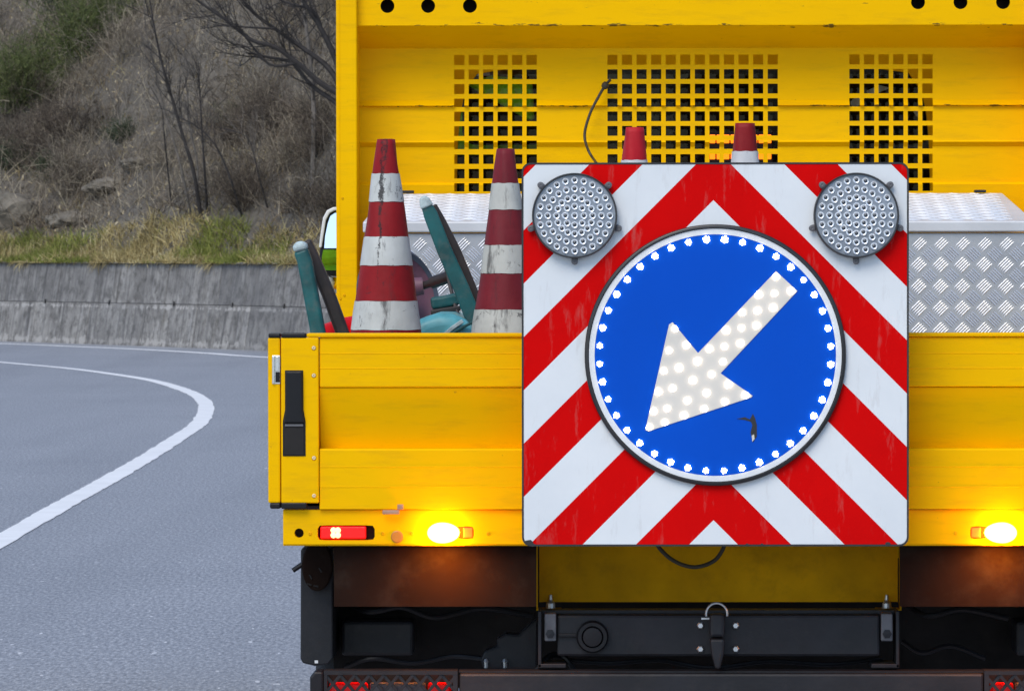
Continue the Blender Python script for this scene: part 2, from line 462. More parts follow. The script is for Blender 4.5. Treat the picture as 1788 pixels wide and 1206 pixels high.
# asphalt
m, nt, b = newmat('asphalt'); M['asphalt'] = m
v = nt.coord()
c = nt.ramp(nt.noise(v, 0.35, 6, 0.6), [(0.3, (0.225, 0.236, 0.262)), (0.7, (0.35, 0.362, 0.39))])
g = nt.math('ADD', nt.math('MULTIPLY', nt.noise(nt.mapping(v, (1, 0.22, 1)), 62, 3, 0.75), 0.6), nt.math('MULTIPLY', nt.noise(v, 95, 3, 0.7), 0.4))
c = nt.mix(0.75, c, nt.ramp(g, [(0.38, (0.09, 0.095, 0.108)), (0.51, (0.27, 0.283, 0.315)), (0.64, (0.62, 0.635, 0.66))]))
sp = nt.ramp(nt.noise(nt.mapping(v, (1, 0.25, 1)), 27, 1, 0.5), [(0.745, 0.0), (0.755, 1.0)])
c = nt.mix(nt.math('MULTIPLY', sp, 0.7), c, (0.75, 0.76, 0.78))
tr = nt.ramp(nt.noise(nt.mapping(v, (1.0, 0.05, 1)), 1.3, 4), [(0.45, 0.0), (0.7, 1.0)])
c = nt.mix(nt.math('MULTIPLY', tr, 0.22), c, (0.14, 0.148, 0.165))
nt.link(c, b.inputs['Base Color'])
b.inputs['Roughness'].default_value = 0.6; b.inputs['Specular IOR Level'].default_value = 0.5
nt.link(nt.bump(nt.noise(v, 95, 3, 0.7), 0.3, 0.004), b.inputs['Normal'])
ck = nt.add('ShaderNodeTexVoronoi', feature='DISTANCE_TO_EDGE'); nt.link(nt.mapping(v, (0.22, 0.22, 1)), ck.inputs['Vector'])
m, nt, b = newmat('road_paint'); M['road_paint'] = m
v = nt.coord()
c = nt.ramp(nt.noise(v, 3, 6), [(0.3, (0.74, 0.745, 0.75)), (0.7, (0.84, 0.845, 0.85))])
sp = nt.ramp(nt.noise(v, 45, 5, 0.7), [(0.64, 0.0), (0.72, 1.0)])
c = nt.mix(nt.math('MULTIPLY', sp, 0.4), c, (0.35, 0.36, 0.38))
nt.link(c, b.inputs['Base Color']); b.inputs['Roughness'].default_value = 0.7
M['ground'] = simple('verge_earth', (0.10, 0.095, 0.055), 0.95, var=0.4, vs=0.8, bump=0.4, bs=8)
# hillside earth
m, nt, b = newmat('hill_earth'); M['hill'] = m
v = nt.coord()
c = nt.ramp(nt.noise(v, 0.55, 7, 0.65), [(0.32, (0.07, 0.06, 0.048)), (0.5, (0.16, 0.138, 0.105)), (0.66, (0.32, 0.28, 0.22))])
c = nt.mix(0.55, c, nt.ramp(nt.noise(v, 9, 6, 0.75), [(0.3, (0.05, 0.045, 0.042)), (0.7, (0.31, 0.28, 0.24))]))
nt.link(c, b.inputs['Base Color']); b.inputs['Roughness'].default_value = 0.95
nt.link(nt.bump(nt.noise(v, 6, 8, 0.75), 0.9, 0.15), b.inputs['Normal'])
# twigs and blades: every twig its own shade
def island(name, stops, rough=0.85):
    m, nt, b = newmat(name)
    g = nt.add('ShaderNodeNewGeometry')
    c = nt.ramp(g.outputs['Random Per Island'], stops)
    n = nt.noise(nt.coord(), 0.9, 4)
    c = nt.mix(nt.ramp(n, [(0.35, 0.0), (0.7, 0.5)]), c, tuple(x * 0.55 for x in stops[0][1]))
    nt.link(c, b.inputs['Base Color']); b.inputs['Roughness'].default_value = rough
    b.inputs['Specular IOR Level'].default_value = 0.2
    return m
M['twig_grey'] = island('twig_grey', [(0.0, (0.127, 0.106, 0.087)), (0.5, (0.22, 0.184, 0.144)), (0.85, (0.373, 0.32, 0.231)), (1.0, (0.611, 0.528, 0.387))])
M['twig_dark'] = island('twig_dark', [(0.0, (0.051, 0.04, 0.033)), (0.6, (0.11, 0.088, 0.069)), (1.0, (0.237, 0.192, 0.144))])
M['twig_brown'] = island('twig_brown', [(0.0, (0.127, 0.088, 0.054)), (0.6, (0.212, 0.152, 0.094)), (1.0, (0.356, 0.264, 0.156))])
M['leaf_dry'] = island('dry_leaf', [(0.0, (0.17, 0.136, 0.085)), (0.6, (0.339, 0.28, 0.181)), (1.0, (0.678, 0.576, 0.387))])
M['broom'] = island('broom_green', [(0.0, (0.059, 0.08, 0.03)), (0.6, (0.119, 0.147, 0.05)), (1.0, (0.212, 0.224, 0.087))])
M['evergreen'] = island('evergreen_dark', [(0.0, (0.031, 0.045, 0.025)), (0.6, (0.059, 0.083, 0.045)), (1.0, (0.102, 0.128, 0.062))])
M['grass_dry'] = island('grass_straw', [(0.0, (0.267, 0.206, 0.086)), (0.6, (0.445, 0.361, 0.164)), (1.0, (0.677, 0.585, 0.328))])
M['grass_green'] = island('grass_olive', [(0.0, (0.124, 0.146, 0.034)), (0.6, (0.223, 0.249, 0.055)), (1.0, (0.356, 0.361, 0.094))])
M['bark'] = simple('bark_dark', (0.030, 0.026, 0.025), 0.85, var=0.4, vs=12, bump=0.4, bs=40)
M['bark_pale'] = simple('bark_grey', (0.13, 0.115, 0.10), 0.85, var=0.4, vs=12, bump=0.4, bs=40)
M['rock'] = simple('pale_rock', (0.17, 0.15, 0.12), 0.9, var=0.45, vs=3, bump=0.9, bs=9, dirt=0.6, dirtc=(0.07, 0.065, 0.05))
# weathered concrete
m, nt, b = newmat('weathered_concrete'); M['concrete'] = m
v = nt.coord('Object'); oi = nt.add('ShaderNodeObjectInfo')
off = nt.add('ShaderNodeVectorMath', operation='ADD'); nt.link(v, off.inputs[0])
cmb = nt.add('ShaderNodeCombineXYZ'); nt.link(nt.math('MULTIPLY', oi.outputs['Random'], 0.4), cmb.inputs[0]); nt.link(cmb.outputs[0], off.inputs[1]); vv = off.outputs[0]
c = nt.ramp(nt.noise(vv, 1.5, 7, 0.6), [(0.35, (0.19, 0.18, 0.17)), (0.65, (0.37, 0.355, 0.335))])
_sv = nt.sepxyz(vv); _cm = nt.add('ShaderNodeCombineXYZ')
nt.link(nt.math('MULTIPLY_ADD', _sv[2], -0.146, _sv[0]), _cm.inputs[0]); nt.link(nt.math('MULTIPLY_ADD', _sv[2], -0.085, _sv[1]), _cm.inputs[1]); nt.link(_sv[2], _cm.inputs[2])
vv = _cm.outputs[0]
st = nt.noise(nt.mapping(vv, (9, 9, 0.5)), 1.0, 8, 0.78)
big = nt.ramp(nt.noise(nt.mapping(vv, (1.1, 1.1, 0.8), (5, 3, 1)), 1.0, 5, 0.6), [(0.38, 0.45), (0.62, 1.0)])
c = nt.mix(nt.math('MULTIPLY', nt.ramp(st, [(0.46, 0.0), (0.62, 0.9)]), big), c, (0.045, 0.043, 0.045))
blot = nt.noise(vv, 5.5, 8, 0.75)
c = nt.mix(nt.ramp(blot, [(0.46, 0.0), (0.62, 0.8)]), c, (0.075, 0.07, 0.065))
st2 = nt.noise(nt.mapping(vv, (15, 15, 0.9), (3, 1, 0)), 1.0, 7, 0.7)
c = nt.mix(nt.math('MULTIPLY', nt.ramp(st2, [(0.57, 0.0), (0.72, 0.9)]), nt.ramp(nt.noise(nt.mapping(vv, (1.6, 1.6, 1.2), (7, 2, 9)), 1.0, 4), [(0.45, 0.0), (0.6, 1.0)])), c, (0.42, 0.42, 0.43))
st3 = nt.noise(nt.mapping(vv, (4, 4, 0.8), (9, 4, 2)), 1.0, 6, 0.7)
c = nt.mix(nt.ramp(st3, [(0.56, 0.0), (0.75, 0.4)]), c, (0.15, 0.125, 0.085))
sz = nt.sepxyz(v)
# lime bloom just below the cold joint and at the foot (object z is metres above the road)
for z0, wd, thr, amt in ((0.61, 0.09, 0.45, 0.9), (0.06, 0.15, 0.44, 0.75), (0.70, 0.03, 0.52, 0.7), (1.0, 0.25, 0.60, 0.6), (0.35, 0.2, 0.59, 0.5)):
    band = nt.math('SUBTRACT', 1.0, nt.math('MINIMUM', 1.0, nt.math('DIVIDE', nt.math('ABSOLUTE', nt.math('SUBTRACT', sz[2], z0)), wd)))
    nn = nt.noise(nt.mapping(vv, (7, 7, 5), (z0 * 7, 2, 0)), 1.0, 5, 0.7)
    f = nt.ramp(nt.math('MULTIPLY', nn, nt.math('POWER', band, 0.4)), [(thr, 0.0), (thr + 0.08, amt)])
    c = nt.mix(f, c, (0.42, 0.40, 0.38))
c = nt.mix(nt.math('MULTIPLY', oi.outputs['Random'], 0.45), c, (0.10, 0.10, 0.105))
nt.link(c, b.inputs['Base Color']); b.inputs['Roughness'].default_value = 0.92
nt.link(nt.bump(nt.noise(v, 14, 8, 0.7), 0.4, 0.03), b.inputs['Normal'])
M['joint'] = simple('joint_dark', (0.03, 0.028, 0.028), 0.95)

# ================================================================== SETTING
me = MB().add([(-3000, -3000, -0.06), (3000, -3000, -0.06), (3000, 3000, -0.06), (-3000, 3000, -0.06)], [(0, 1, 2, 3)])
o = me.build('ground', M['ground']); o['kind'] = 'structure'

# ---- retaining wall line (foot of the wall), from far left to the right and back towards the camera
WP = catmull([(-70, 112), (-48, 105.5), (-32, 98), (-20, 89.5), (-14.2, 82.6), (-10.13, 76.1), (-7.48, 71.8), (-5.18, 67.6), (-2.2, 61.6), (0.6, 55.5), (2.8, 48), (4.2, 39), (4.9, 30), (5.2, 20), (5.3, 0), (5.3, -40)], 40)
WP = np.array(WP)
seg = np.linalg.norm(np.diff(WP, axis=0), axis=1); S = np.concatenate([[0], np.cumsum(seg)])
def wall_at(s):
    s = np.asarray(s, float)
    x = np.interp(s, S, WP[:, 0]); y = np.interp(s, S, WP[:, 1])
    e = 0.3
    dx = np.interp(s + e, S, WP[:, 0]) - np.interp(s - e, S, WP[:, 0]); dy = np.interp(s + e, S, WP[:, 1]) - np.interp(s - e, S, WP[:, 1])
    l = np.hypot(dx, dy) + 1e-9
    return x, y, -dy / l, dx / l            # normal to the left of travel = away from the road
SL = S[-1]
_g = np.random.default_rng(5)
_wv = [( _g.normal(size=2) * f, _g.uniform(0, 6.28), a) for f, a in ((0.5, 0.5), (0.7, 0.45), (1.1, 0.3), (1.5, 0.26), (2.3, 0.17), (3.1, 0.13), (4.4, 0.09), (6.1, 0.07))]
def bumps(x, y):
    z = 0
    for k, ph, a in _wv: z = z + a * np.sin(k[0] * x + k[1] * y + ph)
    return z
def hill_su(s, u):
    """height of the slope at wall station s, u metres behind the foot"""
    x, y, nx, ny = wall_at(s)
    px, py = x + nx * u, y + ny * u
    fade = np.clip((py - 22) / 26, 0, 1); fade = fade * fade * (3 - 2 * fade)
    base = 1.30 + 0.10 * np.clip(u - 0.3, 0, 1.0) + 0.82 * np.clip(u - 1.0, 0, 16) + 0.45 * np.clip(u - 17, 0, 60)
    z = base + bumps(px, py) * 0.55 * np.clip((u - 0.6) / 2.2, 0, 1)
    z = np.where(u > 0.3, 1.24 + (z - 1.24) * (0.03 + 0.97 * fade), z)
    return px, py, z
ns, nu = 520, 120
ss = np.linspace(0.5, SL - 0.5, ns); uu = np.concatenate([np.linspace(0.16, 12, 84), np.linspace(12.6, 70, 36)])
SS, UU = np.meshgrid(ss, uu, indexing='ij')
hx, hy, hz = hill_su(SS, UU)
verts = np.stack([hx, hy, hz], -1).reshape(-1, 3)
ii, jj = np.meshgrid(np.arange(ns - 1), np.arange(nu - 1), indexing='ij'); a = (ii * nu + jj).ravel()
quads = np.stack([a, a + nu, a + nu + 1, a + 1], -1)[:, ::-1]
hme = np_mesh('hillside', verts, quads, M['hill'], True)
ho = bpy.data.objects.new('hillside', hme); COL.objects.link(ho); ho['kind'] = 'structure'

# ---- road
mb = MB()
xs, ys, nx, ny = wall_at(np.linspace(0, SL, 90))
outer = [(x + 0.04 * a, y + 0.04 * b) for x, y, a, b in zip(xs, ys, nx, ny)] + [(5.3, -60)]
inner = [(-90, 88), (-60, 84), (-40, 78), (-27, 71), (-18, 64), (-12.5, 55), (-10, 45), (-9, 30), (-9, 0), (-9, -60)]
inner = [tuple(p) for p in catmull(inner, 8)]
ring = outer + inner[::-1]
mb.add([(x, y, 0.0) for x, y in ring], [tuple(range(len(ring)))])
road = mb.build('road', M['asphalt']); road['kind'] = 'structure'
bm = bmesh.new(); bm.from_mesh(road.data); bmesh.ops.triangulate(bm, faces=bm.faces)
for f in bm.faces:
    if f.normal.z < 0: f.normal_flip()
bm.to_mesh(road.data); bm.free()
def line_strip(name, pts, width, z=0.004):
    pts = np.array(catmull(pts, 14)); t = np.gradient(pts, axis=0); t /= np.linalg.norm(t, axis=1)[:, None]
    n = np.stack([-t[:, 1], t[:, 0]], -1)
    jit = rng.normal(0, 0.004, (len(pts), 1))
    a = pts + n * (width / 2 + jit); b_ = pts - n * (width / 2 + jit)
    k = len(pts)
    v = [(x, y, z) for x, y in a] + [(x, y, z) for x, y in b_]
    o = MB().add(v, [(i, k + i, k + i + 1, i + 1) for i in range(k - 1)]).build(name, M['road_paint'])
    if o.data.polygons[0].normal.z < 0:
        o.data.flip_normals()
    o['kind'] = 'structure'
    return o
cpx = [(0, 943), (109, 881), (182, 841), (255, 799), (310, 764), (346, 739), (359, 713), (350, 696), (321, 681), (263, 664), (182, 651), (109, 642), (0, 632)]
cl = [G(*p) for p in cpx]
p0, p1 = np.array(cl[0]), np.array(cl[2]); dv = (p0 - p1) / np.linalg.norm(p0 - p1)
q0, q1 = np.array(cl[-1]), np.array(cl[-3]); dw = (q0 - q1) / np.linalg.norm(q0 - q1)
cl = [tuple(p0 + dv * k) for k in (60, 30, 12)] + cl + [tuple(q0 + dw * k + np.array((-0.004, 0.0)) * k * k) for k in (6, 18, 36)]
line_strip('centre_line', cl, 0.155)
epx = [(0, 599.5), (120, 604.3), (240, 609.6), (360, 616.5), (465, 623.8)]
el = [G(*p) for p in epx]
q0, q1 = np.array(el[0]), np.array(el[1]); dw = (q0 - q1) / np.linalg.norm(q0 - q1)
e0 = np.array(el[-1])
el = [tuple(q0 + dw * k + np.array((-0.006, -0.003)) * k * k) for k in (40, 24, 10)] + el + [(-1.3, 55.0), (1.1, 47.0), (2.4, 39), (3.1, 30), (3.3, 10), (3.3, -60)]
line_strip('edge_line', el, 0.22)

# ---- the retaining wall: two lifts, cast panel by panel
wall = thing('retaining_wall', 'weathered grey concrete retaining wall along the outside of the bend', 'wall', (-7.48, 71.8, 0))
BAT = 0.22
def wall_panel(s0, s1, z0, z1, set_back):
    n = 5
    s = np.linspace(s0 + 0.006, s1 - 0.006, n); x, y, nx, ny = wall_at(s)
    v = []
    for zz in (z0, z1):
        for off in (0.0, 0.34):
            for i in range(n):
                w = off + (BAT * zz / 1.31 if off == 0 else 0.0) + (set_back if off == 0 else 0.0)
                v.append((x[i] + nx[i] * w, y[i] + ny[i] * w, zz))
    f = []
    A, B, Cc, D = 0, n, 2 * n, 3 * n    # low front, low rear, high front, high rear
    for i in range(n - 1):
        f += [(A + i, A + i + 1, Cc + i + 1, Cc + i), (B + i, D + i, D + i + 1, B + i + 1), (Cc + i, Cc + i + 1, D + i + 1, D + i), (A + i, B + i, B + i + 1, A + i + 1)]
    f += [(A, Cc, D, B), (A + n - 1, B + n - 1, D + n - 1, Cc + n - 1)]
    return MB().add(v, f)
s_ref = float(S[np.argmin(np.hypot(WP[:, 0] + 7.48, WP[:, 1] - 71.8))])
pw = 1.95
k0_ = int((s_ref - 2) // pw); k1_ = int((SL - s_ref - 2) // pw)
for k in range(-k0_, k1_):
    s0 = s_ref + k * pw
    wall_panel(s0, s0 + pw, -0.05, 0.661, 0.0 + random.uniform(-.004, .004)).build('lower_panel', M['concrete'], wall, bevel=0.006)
    wall_panel(s0 + 0.7, s0 + 0.7 + pw, 0.668, 1.31 + random.uniform(-.012, .012), 0.001 + random.uniform(-.004, .004)).build('upper_panel', M['concrete'], wall, bevel=0.006)
# dark steel pins left standing in the cold joint
for k in range(-3, 4):
    s0 = s_ref + k * 2.2 - 1.28 + random.uniform(-.2, .2)
    x, y, nx, ny = [float(q) for q in wall_at(s0)]
    mb = MB(); mb.tube([(x + nx * 0.09, y + ny * 0.09, 0.64), (x + nx * 0.10, y + ny * 0.10, 0.71)], 0.012, 6)
    mb.build('steel_pin', M['joint'], wall)

# ================================================================== VEGETATION
def on_hill(px, py):
    """the hill point seen at a photo pixel"""
    best = None
    for d in np.arange(70, 130, 0.12):
        x = CAMX + (px - VPX) / FPX * d; z = CAMZ - (py - VPY) / FPX * d; y = d - CAMD
        h = hill_h(x, y)
        if h is not None and h >= z: return Vector((x, y, h))
    return Vector((x, y, z))
def hill_h(x, y):
    d2 = (WP[:, 0] - x) ** 2 + (WP[:, 1] - y) ** 2
    k = int(np.argmin(d2)); s = S[k]
    wx, wy, nx, ny = [float(q) for q in wall_at(s)]
    u = (x - wx) * nx + (y - wy) * ny
    if u < 0.16: return None
    return float(hill_su(s, u)[2])
def ribbons(root, dirs, length, width, K=3, curl=0.35, taper=0.25, r=rng, sag=0.0):
    """many curved ribbons at once"""
    n = len(root)
    pts = [root]; d = dirs.copy()
    bend = r.normal(0, curl, (n, 3))
    for k in range(K):
        d = d + bend / K + r.normal(0, curl * 0.5, (n, 3)) / K
        d[:, 2] -= sag / K
        d /= np.linalg.norm(d, axis=1)[:, None]
        pts.append(pts[-1] + d * (length / K)[:, None])
    side = np.cross(dirs, r.normal(size=(n, 3))); side /= np.linalg.norm(side, axis=1)[:, None] + 1e-9
    V = np.zeros((n, K + 1, 2, 3))
    for k in range(K + 1):
        w = (width * (1 - (1 - taper) * k / K))[:, None] * 0.5
        V[:, k, 0] = pts[k] + side * w; V[:, k, 1] = pts[k] - side * w
    base = (np.arange(n) * (K + 1) * 2)[:, None]
    q = []
    for k in range(K):
        q.append(np.stack([base[:, 0] + 2 * k, base[:, 0] + 2 * k + 1, base[:, 0] + 2 * k + 3, base[:, 0] + 2 * k + 2], -1))
    return V.reshape(-1, 3), np.concatenate(q), np.stack(pts, 1)
def merge(parts):
    vs, qs, o = [], [], 0
    for v, q in parts: vs.append(v); qs.append(q + o); o += len(v)
    return np.concatenate(vs), np.concatenate(qs)
def unit(n, up=1.0, spread=0.6, r=rng):
    d = r.normal(0, spread, (n, 3)); d[:, 2] = np.abs(d[:, 2]) * 0.5 + up
    return d / np.linalg.norm(d, axis=1)[:, None]
def bush_mesh(name, mat, stems, size, spread, kids, kidlen, w0, leaf=0, leafsize=0.02, up=0.9, seed=1, gkids=2):
    r = np.random.default_rng(seed)
    root = r.normal(0, 0.10, (stems, 3)) * np.array([1, 1, 0]) * size
    L = size * r.uniform(0.55, 1.0, stems)
    parts = []
    v, q, pts = ribbons(root, unit(stems, up, spread, r), L, np.full(stems, w0), 5, 0.35, 0.3, r); parts.append((v, q))
    idx = r.integers(0, stems, stems * kids); t = r.uniform(1.0, 4.99, stems * kids); k = t.astype(int); fr = (t - k)[:, None]
    kr = pts[idx, k] * (1 - fr) + pts[idx, k + 1] * fr
    kd = pts[idx, k + 1] - pts[idx, k]; kd /= np.linalg.norm(kd, axis=1)[:, None]; kd += r.normal(0, 0.5, kd.shape); kd /= np.linalg.norm(kd, axis=1)[:, None]
    v, q, p2 = ribbons(kr, kd, size * kidlen * r.uniform(0.4, 1, len(kr)), np.full(len(kr), w0 * 0.6), 3, 0.4, 0.3, r); parts.append((v, q))
    if gkids:
        n2 = len(kr) * gkids; idx = r.integers(0, len(kr), n2); k = r.integers(1, 4, n2)
        gr = p2[idx, k]; gd = r.normal(0, 0.7, (n2, 3)) + np.array([0, 0, 0.35]); gd /= np.linalg.norm(gd, axis=1)[:, None]
        v, q, p3 = ribbons(gr, gd, size * kidlen * 0.5 * r.uniform(0.4, 1, n2), np.full(n2, w0 * 0.4), 2, 0.3, 0.4, r); parts.append((v, q))
    if leaf:
        idx = r.integers(0, len(kr), leaf); k = r.integers(0, 4, leaf)
        lr = p2[idx, k] + r.normal(0, 0.015, (leaf, 3)); ld = r.normal(0, 1, (leaf, 3)) + np.array([0, 0, 0.6]); ld /= np.linalg.norm(ld, axis=1)[:, None]
        v, q, _ = ribbons(lr, ld, leafsize * r.uniform(0.7, 1.6, leaf) * 2, np.full(leaf, leafsize), 1, 0.1, 0.5, r); parts.append((v, q))
    v, q = merge(parts)
    return np_mesh(name, v, q, mat)
s_lo = s_ref - 36.0; s_hi = s_ref + 20.0
def scatter(n, u0, u1, a=s_lo, b=s_hi, r=rng, keep=None):
    n = int(n * 1.75)
    s = r.uniform(a, b, n); u = r.uniform(u0, u1, n)
    x, y, z = hill_su(s, u); p = np.stack([x, y, z], -1)
    if keep is not None:
        k = keep(p, s, u); p = p[k]
    return p
def patch(p, f=0.55, thr=0.0, ph=0.0):
    return (np.sin(p[:, 0] * f * 2.1 + ph) + np.sin(p[:, 1] * f * 2.7 + 1.3 + ph) + np.sin((p[:, 0] + p[:, 2] * 1.7) * f * 3.3 + 2 * ph) * 0.8) > thr
def stuff(name, parts, mat, label, cat):
    v, q = merge(parts); o = bpy.data.objects.new(name, np_mesh(name, v, q, mat)); COL.objects.link(o)
    return tag(o, label, cat, kind='stuff')
# dry litter, thin brush and dead stalks that nobody could count
p = scatter(40000, 0.9, 17)
v, q, _ = ribbons(p, unit(len(p), 0.5, 0.9), rng.uniform(0.03, 0.10, len(p)), rng.uniform(0.015, 0.045, len(p)), 1, 0.3, 0.5)
stuff('leaf_litter', [(v, q)], M['leaf_dry'], 'dead pale leaves and litter strewn over the slope', 'leaf litter')
p = scatter(44000, 1.6, 17)
v, q, pt = ribbons(p, unit(len(p), 0.9, 0.7), rng.uniform(0.25, 0.9, len(p)), rng.uniform(0.006, 0.013, len(p)), 4, 0.55, 0.35)
n2 = 105000; ix = rng.integers(0, len(p), n2); kk = rng.integers(1, 5, n2)
d2 = rng.normal(0, 0.8, (n2, 3)); d2[:, 2] += 0.3; d2 /= np.linalg.norm(d2, axis=1)[:, None]
v2, q2, _ = ribbons(pt[ix, kk], d2, rng.uniform(0.08, 0.3, n2), rng.uniform(0.004, 0.009, n2), 2, 0.5, 0.4)
stuff('brush', [(v, q), (v2, q2)], M['twig_grey'], 'grey brown winter brush covering the slope', 'brush')
p = scatter(56000, 1.4, 15, keep=lambda p, s, u: patch(p, 0.5, 0.35, 0.7))
v, q, _ = ribbons(p, unit(len(p), 0.7, 0.9), rng.uniform(0.3, 0.9, len(p)), rng.uniform(0.007, 0.015, len(p)), 4, 0.9, 0.35, sag=0.3)
stuff('bramble', [(v, q)], M['twig_dark'], 'dark tangled bramble in patches on the slope', 'bramble')
p = scatter(22000, 0.8, 15, keep=lambda p, s, u: patch(p, 0.7, 0.2, 2.9))
v, q, _ = ribbons(p, unit(len(p), 0.8, 0.6), rng.uniform(0.2, 0.5, len(p)), rng.uniform(0.006, 0.013, len(p)), 3, 0.7, 0.3, sag=0.4)
stuff('dry_bracken', [(v, q)], M['twig_brown'], 'brown dry bracken among the brush', 'bracken')
# grass along the wall head
p = scatter(70000, 0.20, 1.5, s_lo - 4, s_hi + 6, keep=lambda p, s, u: (rng.uniform(0, 1, len(u)) < np.clip(1.5 - u * 0.65, 0.05, 1)) & (np.sin(s * 3.1) + np.sin(s * 7.7 + u * 3) + np.sin(u * 5 + s) > -1.3))
hgt = 0.09 + 0.24 * np.clip(np.sin(p[:, 0] * 2.3) * np.sin(p[:, 1] * 1.7 + 1) * 0.5 + 0.5, 0, 1)
gsel = (np.sin(p[:, 0] * 1.9 + 0.4) + np.sin(p[:, 1] * 2.9) * 0.7 + rng.normal(0, 0.35, len(p))) > 0.25
for nm, sel, mt, lb in (('dry_grass', ~gsel, 'grass_dry', 'straw coloured dry grass overhanging the wall head'), ('green_grass', gsel, 'grass_green', 'olive green grass tufts along the wall head')):
    pp = p[sel]; hh = hgt[sel] * rng.uniform(0.6, 1.3, sel.sum())
    dd = unit(len(pp), 1.0, 0.55)
    v, q, _ = ribbons(pp, dd, hh, rng.uniform(0.009, 0.019, len(pp)), 3, 0.5, 0.15, sag=0.8)
    stuff(nm, [(v, q)], M[mt], lb, 'grass')
p = scatter(9000, 0.22, 0.34, s_lo - 4, s_hi + 6)
_, _, gx, gy = wall_at(np.interp(p[:, 1], WP[::-1, 1], S[::-1]))
dd = np.stack([-gx, -gy, np.full(len(p), 0.5)], -1) + rng.normal(0, 0.45, (len(p), 3)); dd /= np.linalg.norm(dd, axis=1)[:, None]
clump = 0.35 + np.clip(np.sin(p[:, 0] * 3.7) + np.sin(p[:, 1] * 5.3 + 1), 0, 2) * 0.5
v, q, _ = ribbons(p, dd, rng.uniform(0.06, 0.22, len(p)) * clump, rng.uniform(0.008, 0.016, len(p)), 4, 0.3, 0.2, sag=1.6)
stuff('overhanging_grass', [(v, q)], M['grass_dry'], 'dry grass blades drooping over the front edge of the wall', 'grass')
p = scatter(16000, 1.2, 14, keep=lambda p, s, u: patch(p, 0.8, 0.6, 5.1))
v, q, _ = ribbons(p, unit(len(p), 1.0, 0.5), rng.uniform(0.15, 0.4, len(p)), rng.uniform(0.006, 0.012, len(p)), 3, 0.5, 0.15, sag=0.8)
stuff('hay_tuft', [(v, q)], M['grass_dry'], 'pale dry grass tufts scattered up the slope', 'grass')

# shrubs one by one
def shrub(name, mesh, px, py, scale, label, cat='shrub', group=None):
    b = on_hill(px, py)
    o = bpy.data.objects.new(name, mesh); COL.objects.link(o); o.location = b - Vector((0, 0, 0.05)); ORI[o] = o.location.copy()
    o.scale = (scale,) * 3; o.rotation_euler = (0, 0, random.uniform(0, 6.28))
    return tag(o, label, cat, group)
brooms = [bush_mesh('broom_bush', M['broom'], 60, 1.0, 0.45, 12, 0.5, 0.012, leaf=1500, leafsize=0.013, seed=20 + k) for k in range(3)]
darks = [bush_mesh('evergreen_bush', M['evergreen'], 45, 0.8, 0.6, 10, 0.5, 0.012, leaf=2600, leafsize=0.018, seed=30 + k) for k in range(2)]
bares = [bush_mesh('bare_shrub', M['twig_grey'], 32, 1.1, 0.55, 8, 0.45, 0.013, seed=40 + k, gkids=3) for k in range(3)] + \
        [bush_mesh('bare_shrub', M['twig_dark'], 36, 1.0, 0.7, 9, 0.45, 0.014, seed=50 + k, gkids=3) for k in range(2)]
for k, (px, py, s, lb) in enumerate([
        (140, 110, 1.3, 'large green broom bush high on the slope, top one of the greenery'),
        (70, 165, 1.15, 'green broom bush halfway up the slope left of the saplings'),
        (20, 195, 1.25, 'green broom bush cut by the picture edge on the slope'),
        (185, 70, 1.0, 'small green broom bush nearest the saplings at the upper slope'),
        (225, 30, 0.6, 'small pale green broom bush close to the top of the picture'),
        (415, 225, 0.55, 'low yellowish broom bush among brambles under the bare tree')]):
    shrub('broom_bush', brooms[k % 3], px, py, s, lb)
for k, (px, py, s, lb) in enumerate([
        (215, 250, 0.6, 'dark evergreen bush beside the foot of the pale rock'),
        (85, 320, 0.7, 'dark low evergreen bush just above the rock outcrop'),
        (110, 30, 1.0, 'dark evergreen bush at the top of the slope behind the broom'),
        (10, 300, 0.7, 'dark evergreen bush at the picture edge left of the rock')]):
    shrub('evergreen_bush', darks[k % 2], px, py, s, lb)
for k in range(46):
    px = random.uniform(-60, 640); py = random.uniform(-10, 360)
    if k < 12: px = random.uniform(400, 620); py = random.uniform(200, 385)
    if k >= 36: px = random.uniform(-30, 170); py = random.uniform(225, 345)
    shrub('bare_shrub', bares[3 + k % 2] if k < 12 or k >= 36 or k % 4 == 0 else bares[k % 3], px, py, random.uniform(0.6, 1.1),
          'dark leafless shrub tangled under the bare tree' if k < 12 else 'dark leafless shrub on the slope above the rock outcrop' if k >= 36 else 'grey leafless shrub among the brush on the slope', 'shrub',
          'dark shrubs under the bare tree' if k < 12 else 'dark shrubs above the rock' if k >= 36 else 'leafless shrubs on the slope')

# bare trees
def limb(mb, pts, r0, r1, n=7):
    k = len(pts); mb.tube(pts, [r0 + (r1 - r0) * i / (k - 1) for i in range(k)], n)
def twigs(mb, pts, r0, count, length, depth, up=0.3, seedr=random):
    """side branches along a limb, recursively"""
    for _ in range(count):
        t = seedr.uniform(0.25, 1.0) * (len(pts) - 1); i = min(int(t), len(pts) - 2)
        p = pts[i].lerp(pts[i + 1], t - i)
        d = (pts[i + 1] - pts[i]).normalized()
        d = (d + Vector((seedr.gauss(0, .55), seedr.gauss(0, .55), seedr.gauss(up, .45)))).normalized()
        L = length * seedr.uniform(0.5, 1.1); q = [p]
        for k in range(4):
            d = (d + Vector((seedr.gauss(0, .16), seedr.gauss(0, .16), seedr.gauss(0.05, .16)))).normalized()
            q.append(q[-1] + d * L / 4)
        rr = r0 * seedr.uniform(0.7, 1.0)
        limb(mb, q, rr, rr * 0.35, 4)
        if depth > 0: twigs(mb, q, rr * 0.55, max(2, count // 2), L * 0.6, depth - 1, up, seedr)
def smooth_pts(pts, n=5): return [Vector(p) for p in catmull([tuple(p) for p in pts], n)]
